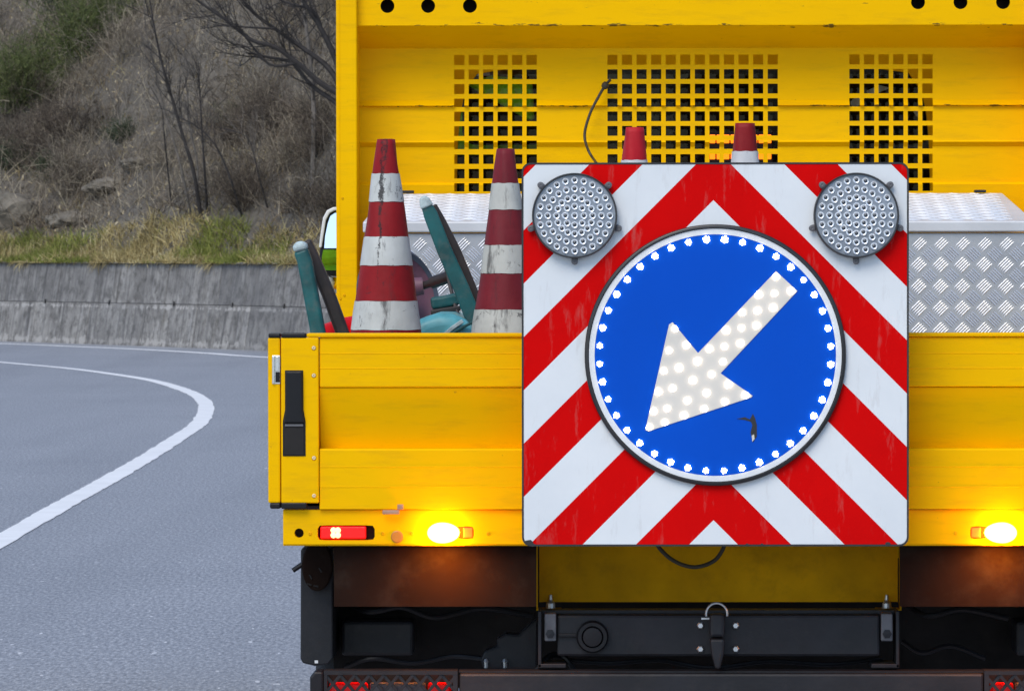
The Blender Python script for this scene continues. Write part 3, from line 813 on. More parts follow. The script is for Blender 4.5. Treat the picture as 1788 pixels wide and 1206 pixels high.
# big bare tree whose trunk stands behind the truck's headboard
tb = on_hill(650, 372)
TY = tb.y - 0.3
tree = thing('bare_tree', 'big dark leafless tree spreading its branches beside the yellow headboard', 'tree', tb)
mb = MB()
trunk = smooth_pts([tb - Vector((0, 0, 0.2)), P(640, 300, TY), P(622, 220, TY), P(604, 170, TY)])
limb(mb, trunk, 0.17, 0.11, 10)
mb.build('trunk', M['bark'], tree, smooth=True)
limbs = [([(604, 170), (560, 145), (520, 110), (480, 82), (440, 70), (395, 35), (345, 0), (320, -30)], 0.050),
         ([(604, 170), (575, 120), (530, 85), (480, 50), (440, 20), (410, -20)], 0.050),
         ([(604, 170), (585, 100), (555, 40), (530, 0), (515, -60)], 0.055),
         ([(604, 170), (592, 120), (565, 60), (548, 20), (500, 5), (470, -15)], 0.040),
         ([(622, 220), (590, 182), (545, 150), (510, 110), (470, 100), (430, 92)], 0.045),
         ([(622, 220), (640, 120), (660, 20), (680, -90)], 0.09),
         ([(604, 170), (610, 80), (600, -10), (590, -90)], 0.07),
         ([(520, 110), (470, 112), (425, 60), (400, 40), (380, 0)], 0.025),
         ([(480, 50), (440, 48), (390, 45), (350, 50)], 0.02)]
for k, (pp, r0) in enumerate(limbs):
    mb = MB(); pts = smooth_pts([P(x, y, TY + 0.25 * math.sin(k * 2.1) * i / 3) for i, (x, y) in enumerate(pp)], 4)
    limb(mb, pts, r0, r0 * 0.3)
    twigs(mb, pts, r0 * 0.32, 11, 0.9, 2, 0.15)
    mb.build('limb', M['bark'], tree, smooth=True)
# saplings
sap = [([(352, 378), (338, 300), (320, 240), (300, 170), (283, 110), (270, 50), (262, 0)], 0.034, 'slender dark sapling leaning left, longest trunk of the clump above the grass'),
       ([(335, 372), (318, 300), (300, 235), (285, 185), (268, 110), (255, 55), (252, 0)], 0.022, 'thin grey sapling leaning left at the outer side of the clump'),
       ([(362, 372), (357, 300), (353, 235), (349, 160), (347, 110)], 0.022, 'straight thin sapling standing upright in the clump'),
       ([(340, 365), (345, 290), (330, 215), (326, 150), (312, 90), (305, 40)], 0.018, 'wavy thin sapling crossing the upright one'),
       ([(425, 375), (405, 320), (380, 260), (350, 225), (315, 205)], 0.02, 'slanting dark sapling that leans over from the brambles'),
       ([(300, 355), (288, 250), (282, 190), (262, 150)], 0.015, 'short thin sapling beside the evergreen bush'),
       ([(545, 330), (548, 200), (540, 90), (528, 0), (520, -60)], 0.045, 'pale grey trunk standing behind the bare tree branches'),
       ([(470, 360), (450, 300), (432, 240), (380, 222)], 0.016, 'bowed thin sapling arching out of the dark shrubs')]
for k, (pp, r0, lb) in enumerate(sap):
    b0 = on_hill(*pp[0]); yy = b0.y - 0.15 - 0.12 * (k % 3)
    if k == 6: yy = b0.y + 0.8
    t = thing('sapling', lb, 'tree', b0, 'saplings above the wall')
    pts = smooth_pts([b0 - Vector((0, 0, 0.15))] + [P(x, y, yy) for x, y in pp[1:]], 4)
    mb = MB(); limb(mb, pts, r0, r0 * 0.35); mb.build('trunk', M['bark_pale'] if k in (1, 3, 6) else M['bark'], t, smooth=True)
    mb = MB(); twigs(mb, pts, r0 * 0.34, 16, 0.75, 1, 0.3); mb.build('branches', M['bark_pale'] if k % 2 else M['bark'], t, smooth=True); 
# rocks showing through
for k, (px, py, sx, sz, lb) in enumerate([(15, 388, 0.6, 0.42, 'pale grey rock outcrop at the picture edge above the grass strip'),
                                        (120, 385, 0.4, 0.16, 'low pale rock beside the bigger outcrop'),
                                        (190, 325, 0.42, 0.14, 'flat pale rock higher on the bare diagonal ridge'),
                                        (245, 290, 0.35, 0.12, 'small pale rock near the saplings on the ridge')]):
    b0 = on_hill(px, py); r = random.Random(k + 3)
    bm = bmesh.new(); bmesh.ops.create_icosphere(bm, subdivisions=4, radius=1.0)
    ph = [r.uniform(0, 6) for _ in range(9)]
    for vt in bm.verts:
        c = vt.co.copy(); n = 0
        for i, f in enumerate((1.7, 3.1, 5.3, 9.0, 15.0)):
            n += (0.24 / (1 + i * 0.8)) * math.sin(c.x * f + ph[i]) * math.sin(c.y * f * 1.1 + ph[i + 2]) * math.cos(c.z * f * 1.3 + ph[i + 4])
        vt.co = c * (1 + n); vt.co.x *= sx; vt.co.y *= sx * 0.8; vt.co.z *= sz
    me = bpy.data.meshes.new('rock'); bm.to_mesh(me); bm.free(); me.materials.append(M['rock'])
    o = bpy.data.objects.new('rock', me); COL.objects.link(o); o.location = b0; tag(o, lb, 'rock')

# ================================================================== THE TRUCK
TR = thing('road_maintenance_truck', 'yellow flatbed road works truck with perforated headboard, seen from behind', 'truck', (0, 0.03, 0))
TC = 1254.0                              # middle of the tailgate in the photo
# --- tailgate
YT = 0.0
XL, XR = X(467, YT), X(2 * TC - 467, YT)
tg = MB().box(X(557, 0), -X(557, 0), 0.056, 0.062, Z(884, 0), Z(588, 0)).build('tailgate', M['yellow'], TR, origin=(0, 0.0, Z(889, 0)))
xa, xb = X(557, YT), -X(557, YT)
def tpart(mb, name, mat, bevel=0.0015, **k): return mb.build(name, mat, tg, bevel=bevel, **k)
mb = MB(); mb.prism([(xa, Z(589, 0)), (xa, Z(676, 0)), (xb, Z(676, 0)), (xb, Z(589, 0))], 0.002, 0.054); tpart(mb, 'upper_board', M['yellow'], 0.003)
# fine extrusion ribs on the boards
mb = MB(); v = [(Z(677, 0), 0.006), (Z(783, 0), 0.050), (Z(783, 0), 0.055), (Z(677, 0), 0.055)]
mb.add([(xa, y, z) for z, y in v] + [(xb, y, z) for z, y in v], [(0, 1, 2, 3), (7, 6, 5, 4)] + [(i, (i + 1) % 4, 4 + (i + 1) % 4, 4 + i) for i in range(4)])
tpart(mb, 'recessed_board', M['yellow'], 0.0)
for nm, pys, y in (('upper_board_rib', (617, 643), 0.0012), ('lower_board_rib', (815, 850), 0.0012)):
    for py in pys:
        tpart(MB().box(xa + 0.001, xb - 0.001, y, y + 0.004, Z(py, 0) - 0.0012, Z(py, 0) + 0.0012), 'rib', M['yellow'], 0.0006)
mb = MB()
for x0 in (xa,):
    v = []; prof = [(Z(783.2, 0), 0.054), (Z(783.2, 0), 0.006), (Z(786, 0), 0.002), (Z(889, 0), 0.002), (Z(889, 0), 0.054)]
    n = len(prof)
    mb.add([(xa, y, z) for z, y in prof] + [(xb, y, z) for z, y in prof], [tuple(range(n)), tuple(range(2 * n - 1, n - 1, -1))] + [(i, (i + 1) % n, n + (i + 1) % n, n + i) for i in range(n)])
tpart(mb, 'lower_board', M['yellow'], 0.0008)
tpart(MB().box(X(535, 0), -X(535, 0), -0.004, 0.06, Z(588.5, 0), Z(581.5, 0)), 'top_rail', M['yellow'], 0.003)
for sgn in (1, -1):
    fx = lambda px: X(px, 0) * sgn
    def bx(p0, p1, y0, y1, q0, q1): return MB().box(fx(p0), fx(p1), y0, y1, Z(q0, 0), Z(q1, 0))
    tpart(bx(490.2, 556, -0.004, 0.03, 589, 878), 'end_profile', M['yellow'], 0.003)
    tpart(bx(491, 534, -0.006, 0.032, 581, 589.5), 'corner_cap', M['black_plastic'], 0.003)
    tpart(bx(490, 535, -0.005, 0.028, 877, 888), 'corner_cap', M['black_plastic'], 0.003)
    hp = [(497, 646), (529, 646), (529.5, 715), (533, 735), (533, 796), (493, 796), (493, 735), (497, 715)]
    h = MB().prism([(fx(a), Z(b, 0)) for a, b in hp], -0.0055, -0.0035).build('latch', M['black_plastic'], tg, bevel=0.002)
    h.name = 'latch'
    MB().prism([(fx(a), Z(b, 0)) for a, b in [(498.5, 648), (527.5, 648), (528, 716), (531.5, 738), (494.5, 738), (498, 716)]], -0.014, -0.0056).build('handle', M['black_plastic'], h, bevel=0.003)
    MB().box(fx(496), fx(530), -0.008, -0.0056, Z(794, 0), Z(745, 0)).build('grip_recess', M['hole_dark'], h, bevel=0.001)
    MB().box(fx(497), fx(529), -0.0105, -0.0056, Z(744, 0), Z(740, 0)).build('grip_edge', M['grey_plastic'], h, bevel=0.001)
    for py in (607, 655, 799, 865):
        mb = MB(); mb.sm = True
        mb.lathe([(0.0, -0.0008), (0.0013, -0.0008), (0.0016, 0.0018), (0.0040, 0.0014), (0.0046, 0.0004)][::-1], (fx(547.5), -0.004, Z(py, 0)), (0, -1, 0), 14)
        mb.mi = 1; mb.lathe([(0.0060, 0.0), (0.0058, 0.0006), (0.0, 0.0006)], (fx(547.5), -0.004, Z(py, 0)), (0, -1, 0), 14)
        mb.build('rivet', [M['rivet'], M['yellow_under']], tg)
# corner posts with the chrome latch, and the side boards running forward
for sgn in (1, -1):
    fx = lambda px, Y=0: X(px, Y) * sgn
    cp = MB().box(fx(467), fx(488.6), 0.0, 0.07, Z(878, 0), Z(589, 0)).build('corner_post', M['yellow'], TR, bevel=0.004)
    MB().box(fx(468), fx(488.8), -0.002, 0.052, Z(589.3, 0), Z(581.5, 0)).build('cap', M['black_plastic'], cp, bevel=0.003)
    MB().box(fx(470), fx(489), -0.001, 0.045, Z(888, 0), Z(877.5, 0)).build('cap', M['black_plastic'], cp, bevel=0.004)
    k = MB().box(fx(474.5), fx(488.4), -0.0012, -0.0002, Z(670, 0), Z(620, 0)).build('keeper', M['chrome'], cp, bevel=0.0006)
    MB().box(fx(474.5), fx(479), -0.006, -0.0013, Z(669, 0), Z(621, 0)).build('plate', M['chrome'], cp, bevel=0.001)
    MB().box(fx(480.3), fx(487), -0.005, -0.0013, Z(648, 0), Z(621.5, 0)).build('tongue', M['chrome'], cp, bevel=0.001)
    MB().box(fx(480.3), fx(488), -0.003, -0.0013, Z(667, 0), Z(649, 0)).build('bolt_hole', M['black_plastic'], cp, bevel=0.0005)
    sb = MB().box(fx(467.5), fx(487), 0.072, 3.02, Z(884, 0), 1.30).build('side_board', M['yellow'], TR, bevel=0.003)
# bed floor and crossmembers
MB().box(-1.02, 1.02, 0.064, 3.02, 0.90, 0.945).build('bed_floor', simple('bed_ply', (0.06, 0.045, 0.035), 0.8, var=0.3, vs=6), TR)
# --- lamp bar under the tailgate
YB = 0.012
cbz0, cbz1 = Z(950, YB), Z(890.5, YB)
lb = thing('lamp_bar', '', '', (0, YB, cbz0)); lb.parent = TR; lb.location = Vector((0, YB, cbz0)) - ORI[TR]
for kk_ in ('label', 'category'): del lb[kk_]
LC = 1260.0
holes = []                                # (px centre, half width, half height, kind)
for sgn in (1, -1):
    mpx = (lambda p: p) if sgn == 1 else (lambda p: 2 * LC - p)
    holes += [(mpx(521), 930.5, 8.2, 8.2), (mpx(603.5), 930, 50, 13.2), (mpx(788), 930, 38.5, 11.5)]
holes.sort()
xs0 = X(493, YB); xe0 = X(2 * TC - 493, YB)
mb = MB(); cur = xs0
for (hx_, hy_, rw, rh) in holes:
    c0, c1 = X(hx_ - rw - 6, YB), X(hx_ + rw + 6, YB)
    mb.box(cur, c0, YB, YB + 0.004, cbz0, cbz1)
    cx_, cz_ = X(hx_, YB), Z(hy_, YB); s_ = sc(YB)
    inn = circle(cx_, cz_, rw / s_, rh / s_, 28) if abs(rw - rh) < 1 else rrect(cx_ - rw / s_, cx_ + rw / s_, cz_ - rh / s_, cz_ + rh / s_, 6 / s_)
    rim_plate(mb, (c0, c1, cbz0, cbz1), inn, (cx_, cz_), YB, 0.03, 48)
    cur = c1
mb.box(cur, xe0, YB, YB + 0.004, cbz0, cbz1)
bar = mb.build('face_plate', M['yellow'], lb)
MB().box(xs0 + 0.002, xe0 - 0.002, YB + 0.031, YB + 0.034, cbz0 + 0.001, cbz1 - 0.001).build('back_plate', M['hole_dark'], lb)
MB().box(xs0, xe0, YB + 0.0045, YB + 0.034, cbz0 - 0.004, cbz0 + 0.0008).build('lower_flange', M['yellow'], lb, bevel=0.001)
MB().box(xs0, xe0, YB + 0.0045, YB + 0.03, cbz1 - 0.001, cbz1 + 0.001).build('upper_flange', M['yellow'], lb)
for sgn in (1, -1):
    mx = (lambda p: X(p, YB)) if sgn == 1 else (lambda p: X(2 * LC - p, YB))
    zc = Z(930, YB)
    # red marker lamp
    x0, x1 = sorted((mx(558), mx(638)))
    l1 = MB().box(x0, x1, YB + 0.004, YB + 0.028, Z(941, YB), Z(919, YB)).build('marker_lamp', M['red_glow'], lb, bevel=0.003)
    cxx = mx(585)
    for dx in (-1, 1):
        for dz in (-1, 1):
            mb = MB(); mb.sm = True
            mb.lathe([(0.0075, -0.003), (0.0065, 0.002), (0.004, 0.004), (0.0, 0.0045)], (cxx + dx * 0.0052, YB + 0.004, zc + dz * 0.0058), (0, -1, 0), 12)
            mb.build('bulb', M['red_lit'], l1)
    # amber indicator, lit
    ax0 = mx(771)
    mb = MB(); mb.sm = True
    q0 = [(1.0, -0.3), (1.0, 0.2), (0.93, 0.55), (0.75, 0.85), (0.45, 1.0), (0.0, 1.05)]
    n = 32; vs = []
    for r_, h_ in q0:
        for k in range(n):
            w_ = 2 * math.pi * k / n
            ex = 0.041 if math.cos(w_) * sgn > 0 else 0.034
            vs.append((ax0 + ex * r_ * math.cos(w_), YB - 0.026 * h_ * (1 - 0.75 * math.sin(w_)) , zc + 0.0240 * r_ * math.sin(w_)))
    fs = [(i * n + k, i * n + (k + 1) % n, (i + 1) * n + (k + 1) % n, (i + 1) * n + k) for i in range(len(q0) - 1) for k in range(n)]
    mb.add(vs, fs); mb.build('indicator_lamp', M['amber_lit'], lb)
    spl = bpy.data.lights.new('indicator_glow_spot', 'SPOT'); spl.energy = 5.5; spl.color = (1.0, 0.22, 0.004); spl.spot_size = R(150); spl.spot_blend = 1.0; spl.shadow_soft_size = 0.02  # added spot, imitates the lamp's glow on the mud flap below
    spo = bpy.data.objects.new('indicator_glow_spot', spl); COL.objects.link(spo); spo.parent = lb
    spo.location = Vector((ax0, YB - 0.055, zc - 0.026)) - ORI[lb]; spo.rotation_euler = (R(38), 0, 0)
    # unlit housing at its side
    x0, x1 = sorted((mx(808), mx(825)))
    MB().box(x0, x1, YB + 0.002, YB + 0.02, Z(939, YB), Z(921, YB)).build('lamp_housing', M['brown_disc'], lb, bevel=0.002)
    mb = MB(); mb.lathe([(0.0145, 0), (0.0145, 0.0025), (0.012, 0.0035), (0.0, 0.0035)], (mx(692.5), YB, Z(937, YB)), (0, -1, 0), 28)
    mb.build('reflector', M['brown_disc'], lb)
    for px in (540, 667, 718, 852):
        mb = MB(); mb.lathe([(0.0045, 0), (0.004, 0.002), (0.0015, 0.0025), (0.0, 0.0008)], (mx(px), YB, Z(931, YB)), (0, -1, 0), 12)
        mb.build('screw', M['yellow_under'], lb)
# tailgate catch
ct = MB().box(X(667, -0.004), X(697, -0.004), -0.008, -0.001, Z(897.5, 0), Z(890, 0)).build('tailgate_catch', M['pink_metal'], TR, bevel=0.002)
MB().box(X(693, -0.004), X(704, -0.004), -0.0075, -0.0012, Z(889.6, 0), Z(880, 0)).build('catch_hook', M['pink_metal'], ct, bevel=0.002)
# --- headboard
YH = 3.2
hb = thing('headboard', '', '', (0, YH, 0.93)); hb.parent = TR; hb.location = ORI[hb] - ORI[TR]
for kk_ in ('label', 'category'): del hb[kk_]
hz = lambda py: Z(py, YH)
hxp = lambda px: X(px, YH)
# pressed boards with punched windows
prof = [(85, 3.2), (176, 3.2), (185, 3.186), (187, 3.199), (246, 3.192), (249, 3.188), (257, 3.201), (319, 3.2), (323, 3.187), (420, 3.187), (800, 3.187)]
rows = [(96.6, 114), (122, 139), (147.3, 164.5), (172.7, 187.4), (195.4, 212.4), (220.6, 237.8), (246, 260.7), (269.8, 286.4), (295, 311.8), (320, 334.5)]
cols = [(793.4 + 25.25 * k, 811.3 + 25.25 * k) for k in range(6)] + [(1060.8 + 25.4 * k, 1078.4 + 25.4 * k) for k in range(12)] + [(1482.5 + 25.4 * k, 1500.5 + 25.4 * k) for k in range(6)]
pe0, pe1 = 622.0, 2 * 1210 - 622.0
zc_ = sorted(set([p[0] for p in prof] + [r_ for rr in rows for r_ in rr]))
xc_ = sorted(set([pe0, pe1] + [c for cc in cols for c in cc]))
dep = lambda py: float(np.interp(py, [p[0] for p in prof], [p[1] for p in prof]))
mb = MB(); idx = {}
inhole = lambda x, z: any(a < x < b for a, b in cols) and any(a < z < b for a, b in rows)
def hv(i, j, back=0.0):
    k = (i, j, back)
    if k not in idx:
        idx[k] = len(mb.v); mb.v.append((hxp(xc_[i]), dep(zc_[j]) + back, hz(zc_[j])))
    return idx[k]
def hf(*f): mb.f.append(list(f)); mb.m.append(0); mb.smooth.append(False)
H = [[inhole((xc_[i] + xc_[i + 1]) / 2, (zc_[j] + zc_[j + 1]) / 2) for j in range(len(zc_) - 1)] for i in range(len(xc_) - 1)]
TH = 0.004
for i in range(len(xc_) - 1):
    for j in range(len(zc_) - 1):
        if H[i][j]: continue
        hf(hv(i, j), hv(i + 1, j), hv(i + 1, j + 1), hv(i, j + 1))
        hf(hv(i, j, TH), hv(i, j + 1, TH), hv(i + 1, j + 1, TH), hv(i + 1, j, TH))
        for di, dj, e in ((-1, 0, ((i, j), (i, j + 1))), (1, 0, ((i + 1, j), (i + 1, j + 1))), (0, -1, ((i, j), (i + 1, j))), (0, 1, ((i, j + 1), (i + 1, j + 1)))):
            a_, b_ = i + di, j + dj
            if 0 <= a_ < len(H) and 0 <= b_ < len(H[0]) and not H[a_][b_]: continue
            hf(hv(*e[0]), hv(*e[1]), hv(*e[1], TH), hv(*e[0], TH))
mb.build('perforated_panel', M['yellow_old'], hb, origin=(0, 0, 0))
# top beam: box section with round lightening holes
YBm = 3.05
bz0, bz1 = Z(45, YBm), Z(-46, YBm)
bx0, bx1 = X(622.5, YBm), X(2 * 1211 - 622.5, YBm)
mb = MB(); cur = bx0
for hx_, hy_ in ((677, 11), (748, 11), (821, 11), (1602, 6), (1676, 6), (1750, 6)):
    s_ = sc(YBm); c0, c1 = X(hx_ - 20, YBm), X(hx_ + 20, YBm)
    mb.box(cur, c0, YBm, YBm + 0.004, bz0, bz1)
    rim_plate(mb, (c0, c1, bz0, bz1), circle(X(hx_, YBm), Z(hy_, YBm), 12.2 / s_), (X(hx_, YBm), Z(hy_, YBm)), YBm, 0.004, 40)
    cur = c1
mb.box(cur, bx1, YBm, YBm + 0.004, bz0, bz1)
beam = mb.build('top_beam', M['yellow_old'], hb, origin=(0, 0, 0))
zz = Z(85, YH)
mb = MB(); mb.add([(bx0, YBm, bz0 + 0.0), (bx1, YBm, bz0), (bx1, YH, zz), (bx0, YH, zz), (bx0, YBm + 0.004, bz0 + 0.003), (bx1, YBm + 0.004, bz0 + 0.003), (bx1, YH + 0.004, zz + 0.003), (bx0, YH + 0.004, zz + 0.003)],
              [(0, 1, 2, 3), (4, 7, 6, 5), (0, 4, 5, 1), (3, 2, 6, 7), (0, 3, 7, 4), (1, 5, 6, 2)])
mb.build('return_flange', M['yellow_old'], hb, origin=(0, 0, 0))
MB().box(bx0, bx1, YBm + 0.14, YBm + 0.144, zz + 0.004, bz1).build('beam_dark_back', M['black_steel'], hb)  # dark plate added so the round holes look shaded inside
MB().box(bx0, bx1, YBm, 3.26, bz1 + 0.0005, bz1 + 0.005).build('beam_top', M['yellow_old'], hb, origin=(0, 0, 0))  # carried back past the beam to shade the gap before the cab
for sgn in (1, -1):
    x0, x1 = sorted((X(587, 3.02) * sgn, X(623.5, 3.02) * sgn))
    po = MB().box(x0, x1, 3.02, 3.24, 0.90, Z(-46, 3.02)).build('post', M['yellow'], hb, bevel=0.004)
    MB().tube([(x0 + 0.01 if sgn > 0 else x1 - 0.01, 3.0195, Z(800, 3.02)), (x0 + 0.01 if sgn > 0 else x1 - 0.01, 3.0195, Z(-40, 3.02))], 0.001, 4).build('weld_seam', M['yellow'], po)
    for px, py in ((598, 346), (601, 515), (594, 521)):
        mb = MB(); mb.lathe([(0.004, 0), (0.003, 0.002), (0, 0.002)], (X(px, 3.02) * sgn, 3.02, Z(py, 3.02)), (0, -1, 0), 10); mb.build('bolt', M['yellow_under'], po)

# added glowing strip behind the grille, imitating an orange flare patch
wl = MB().box(X(1236, 3.3), X(1350, 3.3), 3.30, 3.33, Z(286, 3.3), Z(230, 3.3)).build('amber_flare_strip', M['black_plastic'], hb, bevel=0.003)
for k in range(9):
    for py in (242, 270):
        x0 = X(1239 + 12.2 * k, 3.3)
        MB().box(x0, x0 + 0.0165, 3.294, 3.2995, Z(py + 9, 3.3), Z(py - 6, 3.3)).build('flare_segment', M['amber_flare'], wl, bevel=0.002)
# --- cab
YC = 3.40
cab = thing('cab', '', '', (0, YC, 0.5)); cab.parent = TR; cab.location = ORI[cab] - ORI[TR]
for kk_ in ('label', 'category'): del cab[kk_]
cw = 1.03; roofz = 2.48
win = [(797, 345), (1624, 345), (1622, 250), (1616, 190), (1606, 152), (1590, 131), (1570, 121), (1540, 118.5), (880, 118.5), (850, 121), (830, 131), (815, 150), (806, 185), (799, 250)]
mb = MB(); wp = [(X(a, YC), Z(b, YC)) for a, b in win]
rim_plate(mb, (-cw, cw, 0.6, roofz), wp, (0.0, Z(230, YC)), YC, 0.04, 72)
mb.build('rear_wall', M['yellow'], cab)
MB().prism([(x * 1.01, z) for x, z in wp], YC + 0.018, YC + 0.022).build('rear_window', M['glass'], cab)
YF = 5.25
for sgn in (1, -1):
    # side wall with a door window, built as a rim in the Y-Z plane
    t = MB(); outl = [(3.80, 1.38), (4.85, 1.38), (4.62, 2.02), (4.45, 2.26), (4.25, 2.33), (3.80, 2.33)]
    rim_plate(t, (YC + 0.003, YF, 0.55, roofz - 0.06), outl, (4.25, 1.95), 0.0, 0.03, 48)
    t.v = [(sgn * (cw - 0.002) - sgn * y, x, z) for x, y, z in t.v]
    t.build('side_wall', M['yellow'], cab)
    ds = MB().prism([(y, z) for y, z in outl], 0.0, 0.004)
    ds.v = [(sgn * (cw - 0.016) - sgn * y, x, z) for x, y, z in ds.v]
    if sgn > 0: ds.build('door_window', M['glass_dark'], cab)
    # mudguard flare seen just outside the headboard post
    MB().box(sgn * (cw + 0.001), sgn * (cw + 0.045), 4.05, 4.9, 0.62, Z(520, 4.4)).build('door_skin', M['yellow'], cab, bevel=0.02, seg=3)
MB().box(-cw, cw, YC, YF, roofz - 0.057, roofz).build('roof', M['yellow'], cab, bevel=0.02)
MB().box(-cw + 0.03, cw - 0.03, YC + 0.05, YF, 0.62, 0.7).build('cab_floor', M['black_plastic'], cab)
mb = MB(); mb.add([(-cw, YF, roofz - 0.1), (cw, YF, roofz - 0.1), (cw, YF + 0.75, 1.45), (-cw, YF + 0.75, 1.45)], [(0, 1, 2, 3)]); mb.build('windscreen', M['glass_screen'], cab)
MB().box(-cw, cw, YF + 0.0005, YF + 1.0, 0.55, 1.44).build('bonnet', M['yellow'], cab, bevel=0.06, seg=3)
MB().box(-cw + 0.05, cw - 0.05, YF - 0.25, YF, 1.2, 1.5).build('dashboard', M['black_plastic'], cab, bevel=0.03)
for sx in (-0.56, 0.10, 0.60):
    st = MB().box(sx - 0.24, sx + 0.24, 3.72, 3.86, 1.05, 1.84).build('seat', M['seat'], cab, bevel=0.05, seg=3)
    MB().box(sx - 0.13, sx + 0.13, 3.72, 3.82, 1.87, 2.08).build('headrest', M['seat'], st, bevel=0.04, seg=3)
    MB().box(sx - 0.25, sx + 0.25, 3.87, 4.4, 1.0, 1.16).build('cushion', M['seat'], st, bevel=0.05, seg=3)
# --- wing mirror
YM = 4.45
mp = [(592, 362), (583, 363), (573, 369), (566, 382), (561, 410), (557.5, 445), (558, 470), (562, 479), (600, 484), (640, 484), (640, 362)]
wm = MB().prism([(X(a, YM), Z(b, YM)) for a, b in mp], YM, YM + 0.09).build('wing_mirror', M['black_plastic'], cab, bevel=0.008, seg=3)
shell = [(592, 361), (582, 361.5), (571, 367), (564, 380), (559.5, 410), (557, 432), (562, 432), (565, 412), (569.5, 384), (576, 372), (584, 367.5), (592, 366.5), (640, 366.5), (640, 361)]
MB().prism([(X(a, YM), Z(b, YM)) for a, b in shell], YM - 0.012, YM + 0.085).build('shell', M['white_plastic'], wm, bevel=0.003)
def pane(poly, name, nrm, back):
    c = Vector((sum(X(a, YM) for a, b in poly) / len(poly), YM - back, sum(Z(b, YM) for a, b in poly) / len(poly)))
    nrm = Vector(nrm).normalized()
    v = []
    for a, b_ in poly:
        x, z = X(a, YM), Z(b_, YM)
        y = c.y - (nrm.x * (x - c.x) + nrm.z * (z - c.z)) / nrm.y
        v.append((x, y, z))
    o = MB().add(v, [tuple(range(len(v)))]).build(name, M['mirror'], wm)
    if o.data.polygons[0].normal.y > 0: o.data.flip_normals()
    return o
up_ = [(566.5, 433), (568, 412), (572.5, 390), (577, 377), (585, 371.5), (640, 371.5), (640, 433)]
pane(up_, 'mirror_glass', (0.02, -1.0, 0.10), 0.013)
lo_ = [(563.5, 468), (562.5, 450), (565, 436), (590, 436), (590, 472), (567, 471)]
pane(lo_, 'wide_angle_glass', (0.81, -1.55, 0.345), 0.03)
# arm and lamp under the mirror
mb = MB(); mb.tube([P(582, 492, YM + 0.02), P(596, 500, YM + 0.05), P(640, 505, YM + 0.08)], 0.018, 8); mb.build('mirror_arm', M['yellow'], cab, smooth=True)
mb = MB(); mb.sm = True
mb.lathe([(0.0, -0.03), (0.018, -0.028), (0.024, -0.01), (0.024, 0.012), (0.016, 0.026), (0.0, 0.03)], P(571, 497, YM + 0.02), (0, -0.3, 1), 20)
mb.build('side_lamp', M['white_plastic'], cab)
for py in (512, 524):
    MB().box(X(574, YM), X(600, YM), YM, YM + 0.2, Z(py + 8, YM), Z(py, YM)).build('door_handle', M['yellow'], cab, bevel=0.008)
# --- wheels
for wx, wy in ((-0.86, 0.95), (0.86, 0.95), (-0.86, 4.9), (0.86, 4.9)):
    mb = MB(); mb.sm = True
    mb.lathe([(0.21, -0.11), (0.34, -0.115), (0.37, -0.09), (0.375, 0.0), (0.37, 0.09), (0.34, 0.115), (0.21, 0.11)], (wx, wy, 0.375), (1, 0, 0), 40, caps=False)
    w_ = mb.build('wheel', M['tyre'], TR)
    mb = MB(); mb.sm = True
    mb.lathe([(0.205, -0.1), (0.2, -0.06), (0.08, -0.04), (0.0, -0.05)][::-1] + [(0.205, 0.1)], (wx, wy, 0.375), (1, 0, 0), 32)
    mb.build('rim', M['zinc'], w_)
MB().box(-0.45, 0.45, 0.62, 5.6, 0.55, 0.88).build('chassis', M['black_steel'], TR, bevel=0.01)
# --- under the bed
Yu = 0.28
for sgn in (1, -1):
    fx = lambda px, Y=Yu: X(px, Y) * sgn
    xo = [(524, 958), (580, 958), (580, 1150), (572, 1160), (548, 1163), (527, 1158), (523, 1150)]
    mgd = MB().prism([(fx(a), Z(b, Yu)) for a, b in xo], Yu, Yu + 0.5).build('mudguard', M['black_steel'], TR, bevel=0.004)
    if sgn > 0:
        MB().box(fx(548), fx(554), Yu - 0.002, Yu - 0.0005, Z(1158, Yu), Z(1153, Yu)).build('slot', M['white_plastic'], mgd)
    ov = [(fx(554) + 27 / sc(0.2) * math.cos(a_), Z(990, 0.2) + (-44 if math.sin(a_) < 0 else 44) / sc(0.2) * abs(math.sin(a_))) for a_ in np.linspace(0, 2 * math.pi, 40, endpoint=False)]
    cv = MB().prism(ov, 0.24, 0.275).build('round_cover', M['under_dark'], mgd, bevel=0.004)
    for ddx, ddz, ang in ((-9, 12, 60), (8, 0, 60), (-12, 25, 20), (0, 28, 10)):
        mb = MB(); c = Vector((fx(552 + ddx), 0.239, Z(995 + ddz, 0.24))); d = Vector((math.cos(R(ang)), 0, -math.sin(R(ang)))) * 0.006
        mb.tube([c - d, c + d], 0.0022, 6); mb.build('vent_slot', M['hole_dark'], mgd)
    mb = MB(); mb.tube([P(528, 984, 0.25) if sgn > 0 else Vector((-X(528, .25), .25, Z(984, .25))), P(510, 996, 0.25) if sgn > 0 else Vector((-X(510, .25), .25, Z(996, .25)))], 0.006, 8); mb.build('pull_rod', M['black_plastic'], TR)
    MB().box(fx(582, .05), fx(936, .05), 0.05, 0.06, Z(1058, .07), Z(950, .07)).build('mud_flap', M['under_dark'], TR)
    MB().box(fx(582, .62), fx(942, .62), 0.60, 0.615, Z(1200, .62), Z(1050, .62)).build('mud_flap', M['dark_rubber'], TR)
    MB().box(fx(597, .5), fx(722, .5), 0.44, 0.59, Z(1142, .5), Z(1082, .5)).build('battery_box', M['black_steel'], TR, bevel=0.008)
Yp = 0.42
MB().box(X(941, Yp), X(1567, Yp), Yp, Yp + 0.006, Z(1051, Yp), Z(950, Yp)).build('rear_apron', M['yellow_under'], TR)
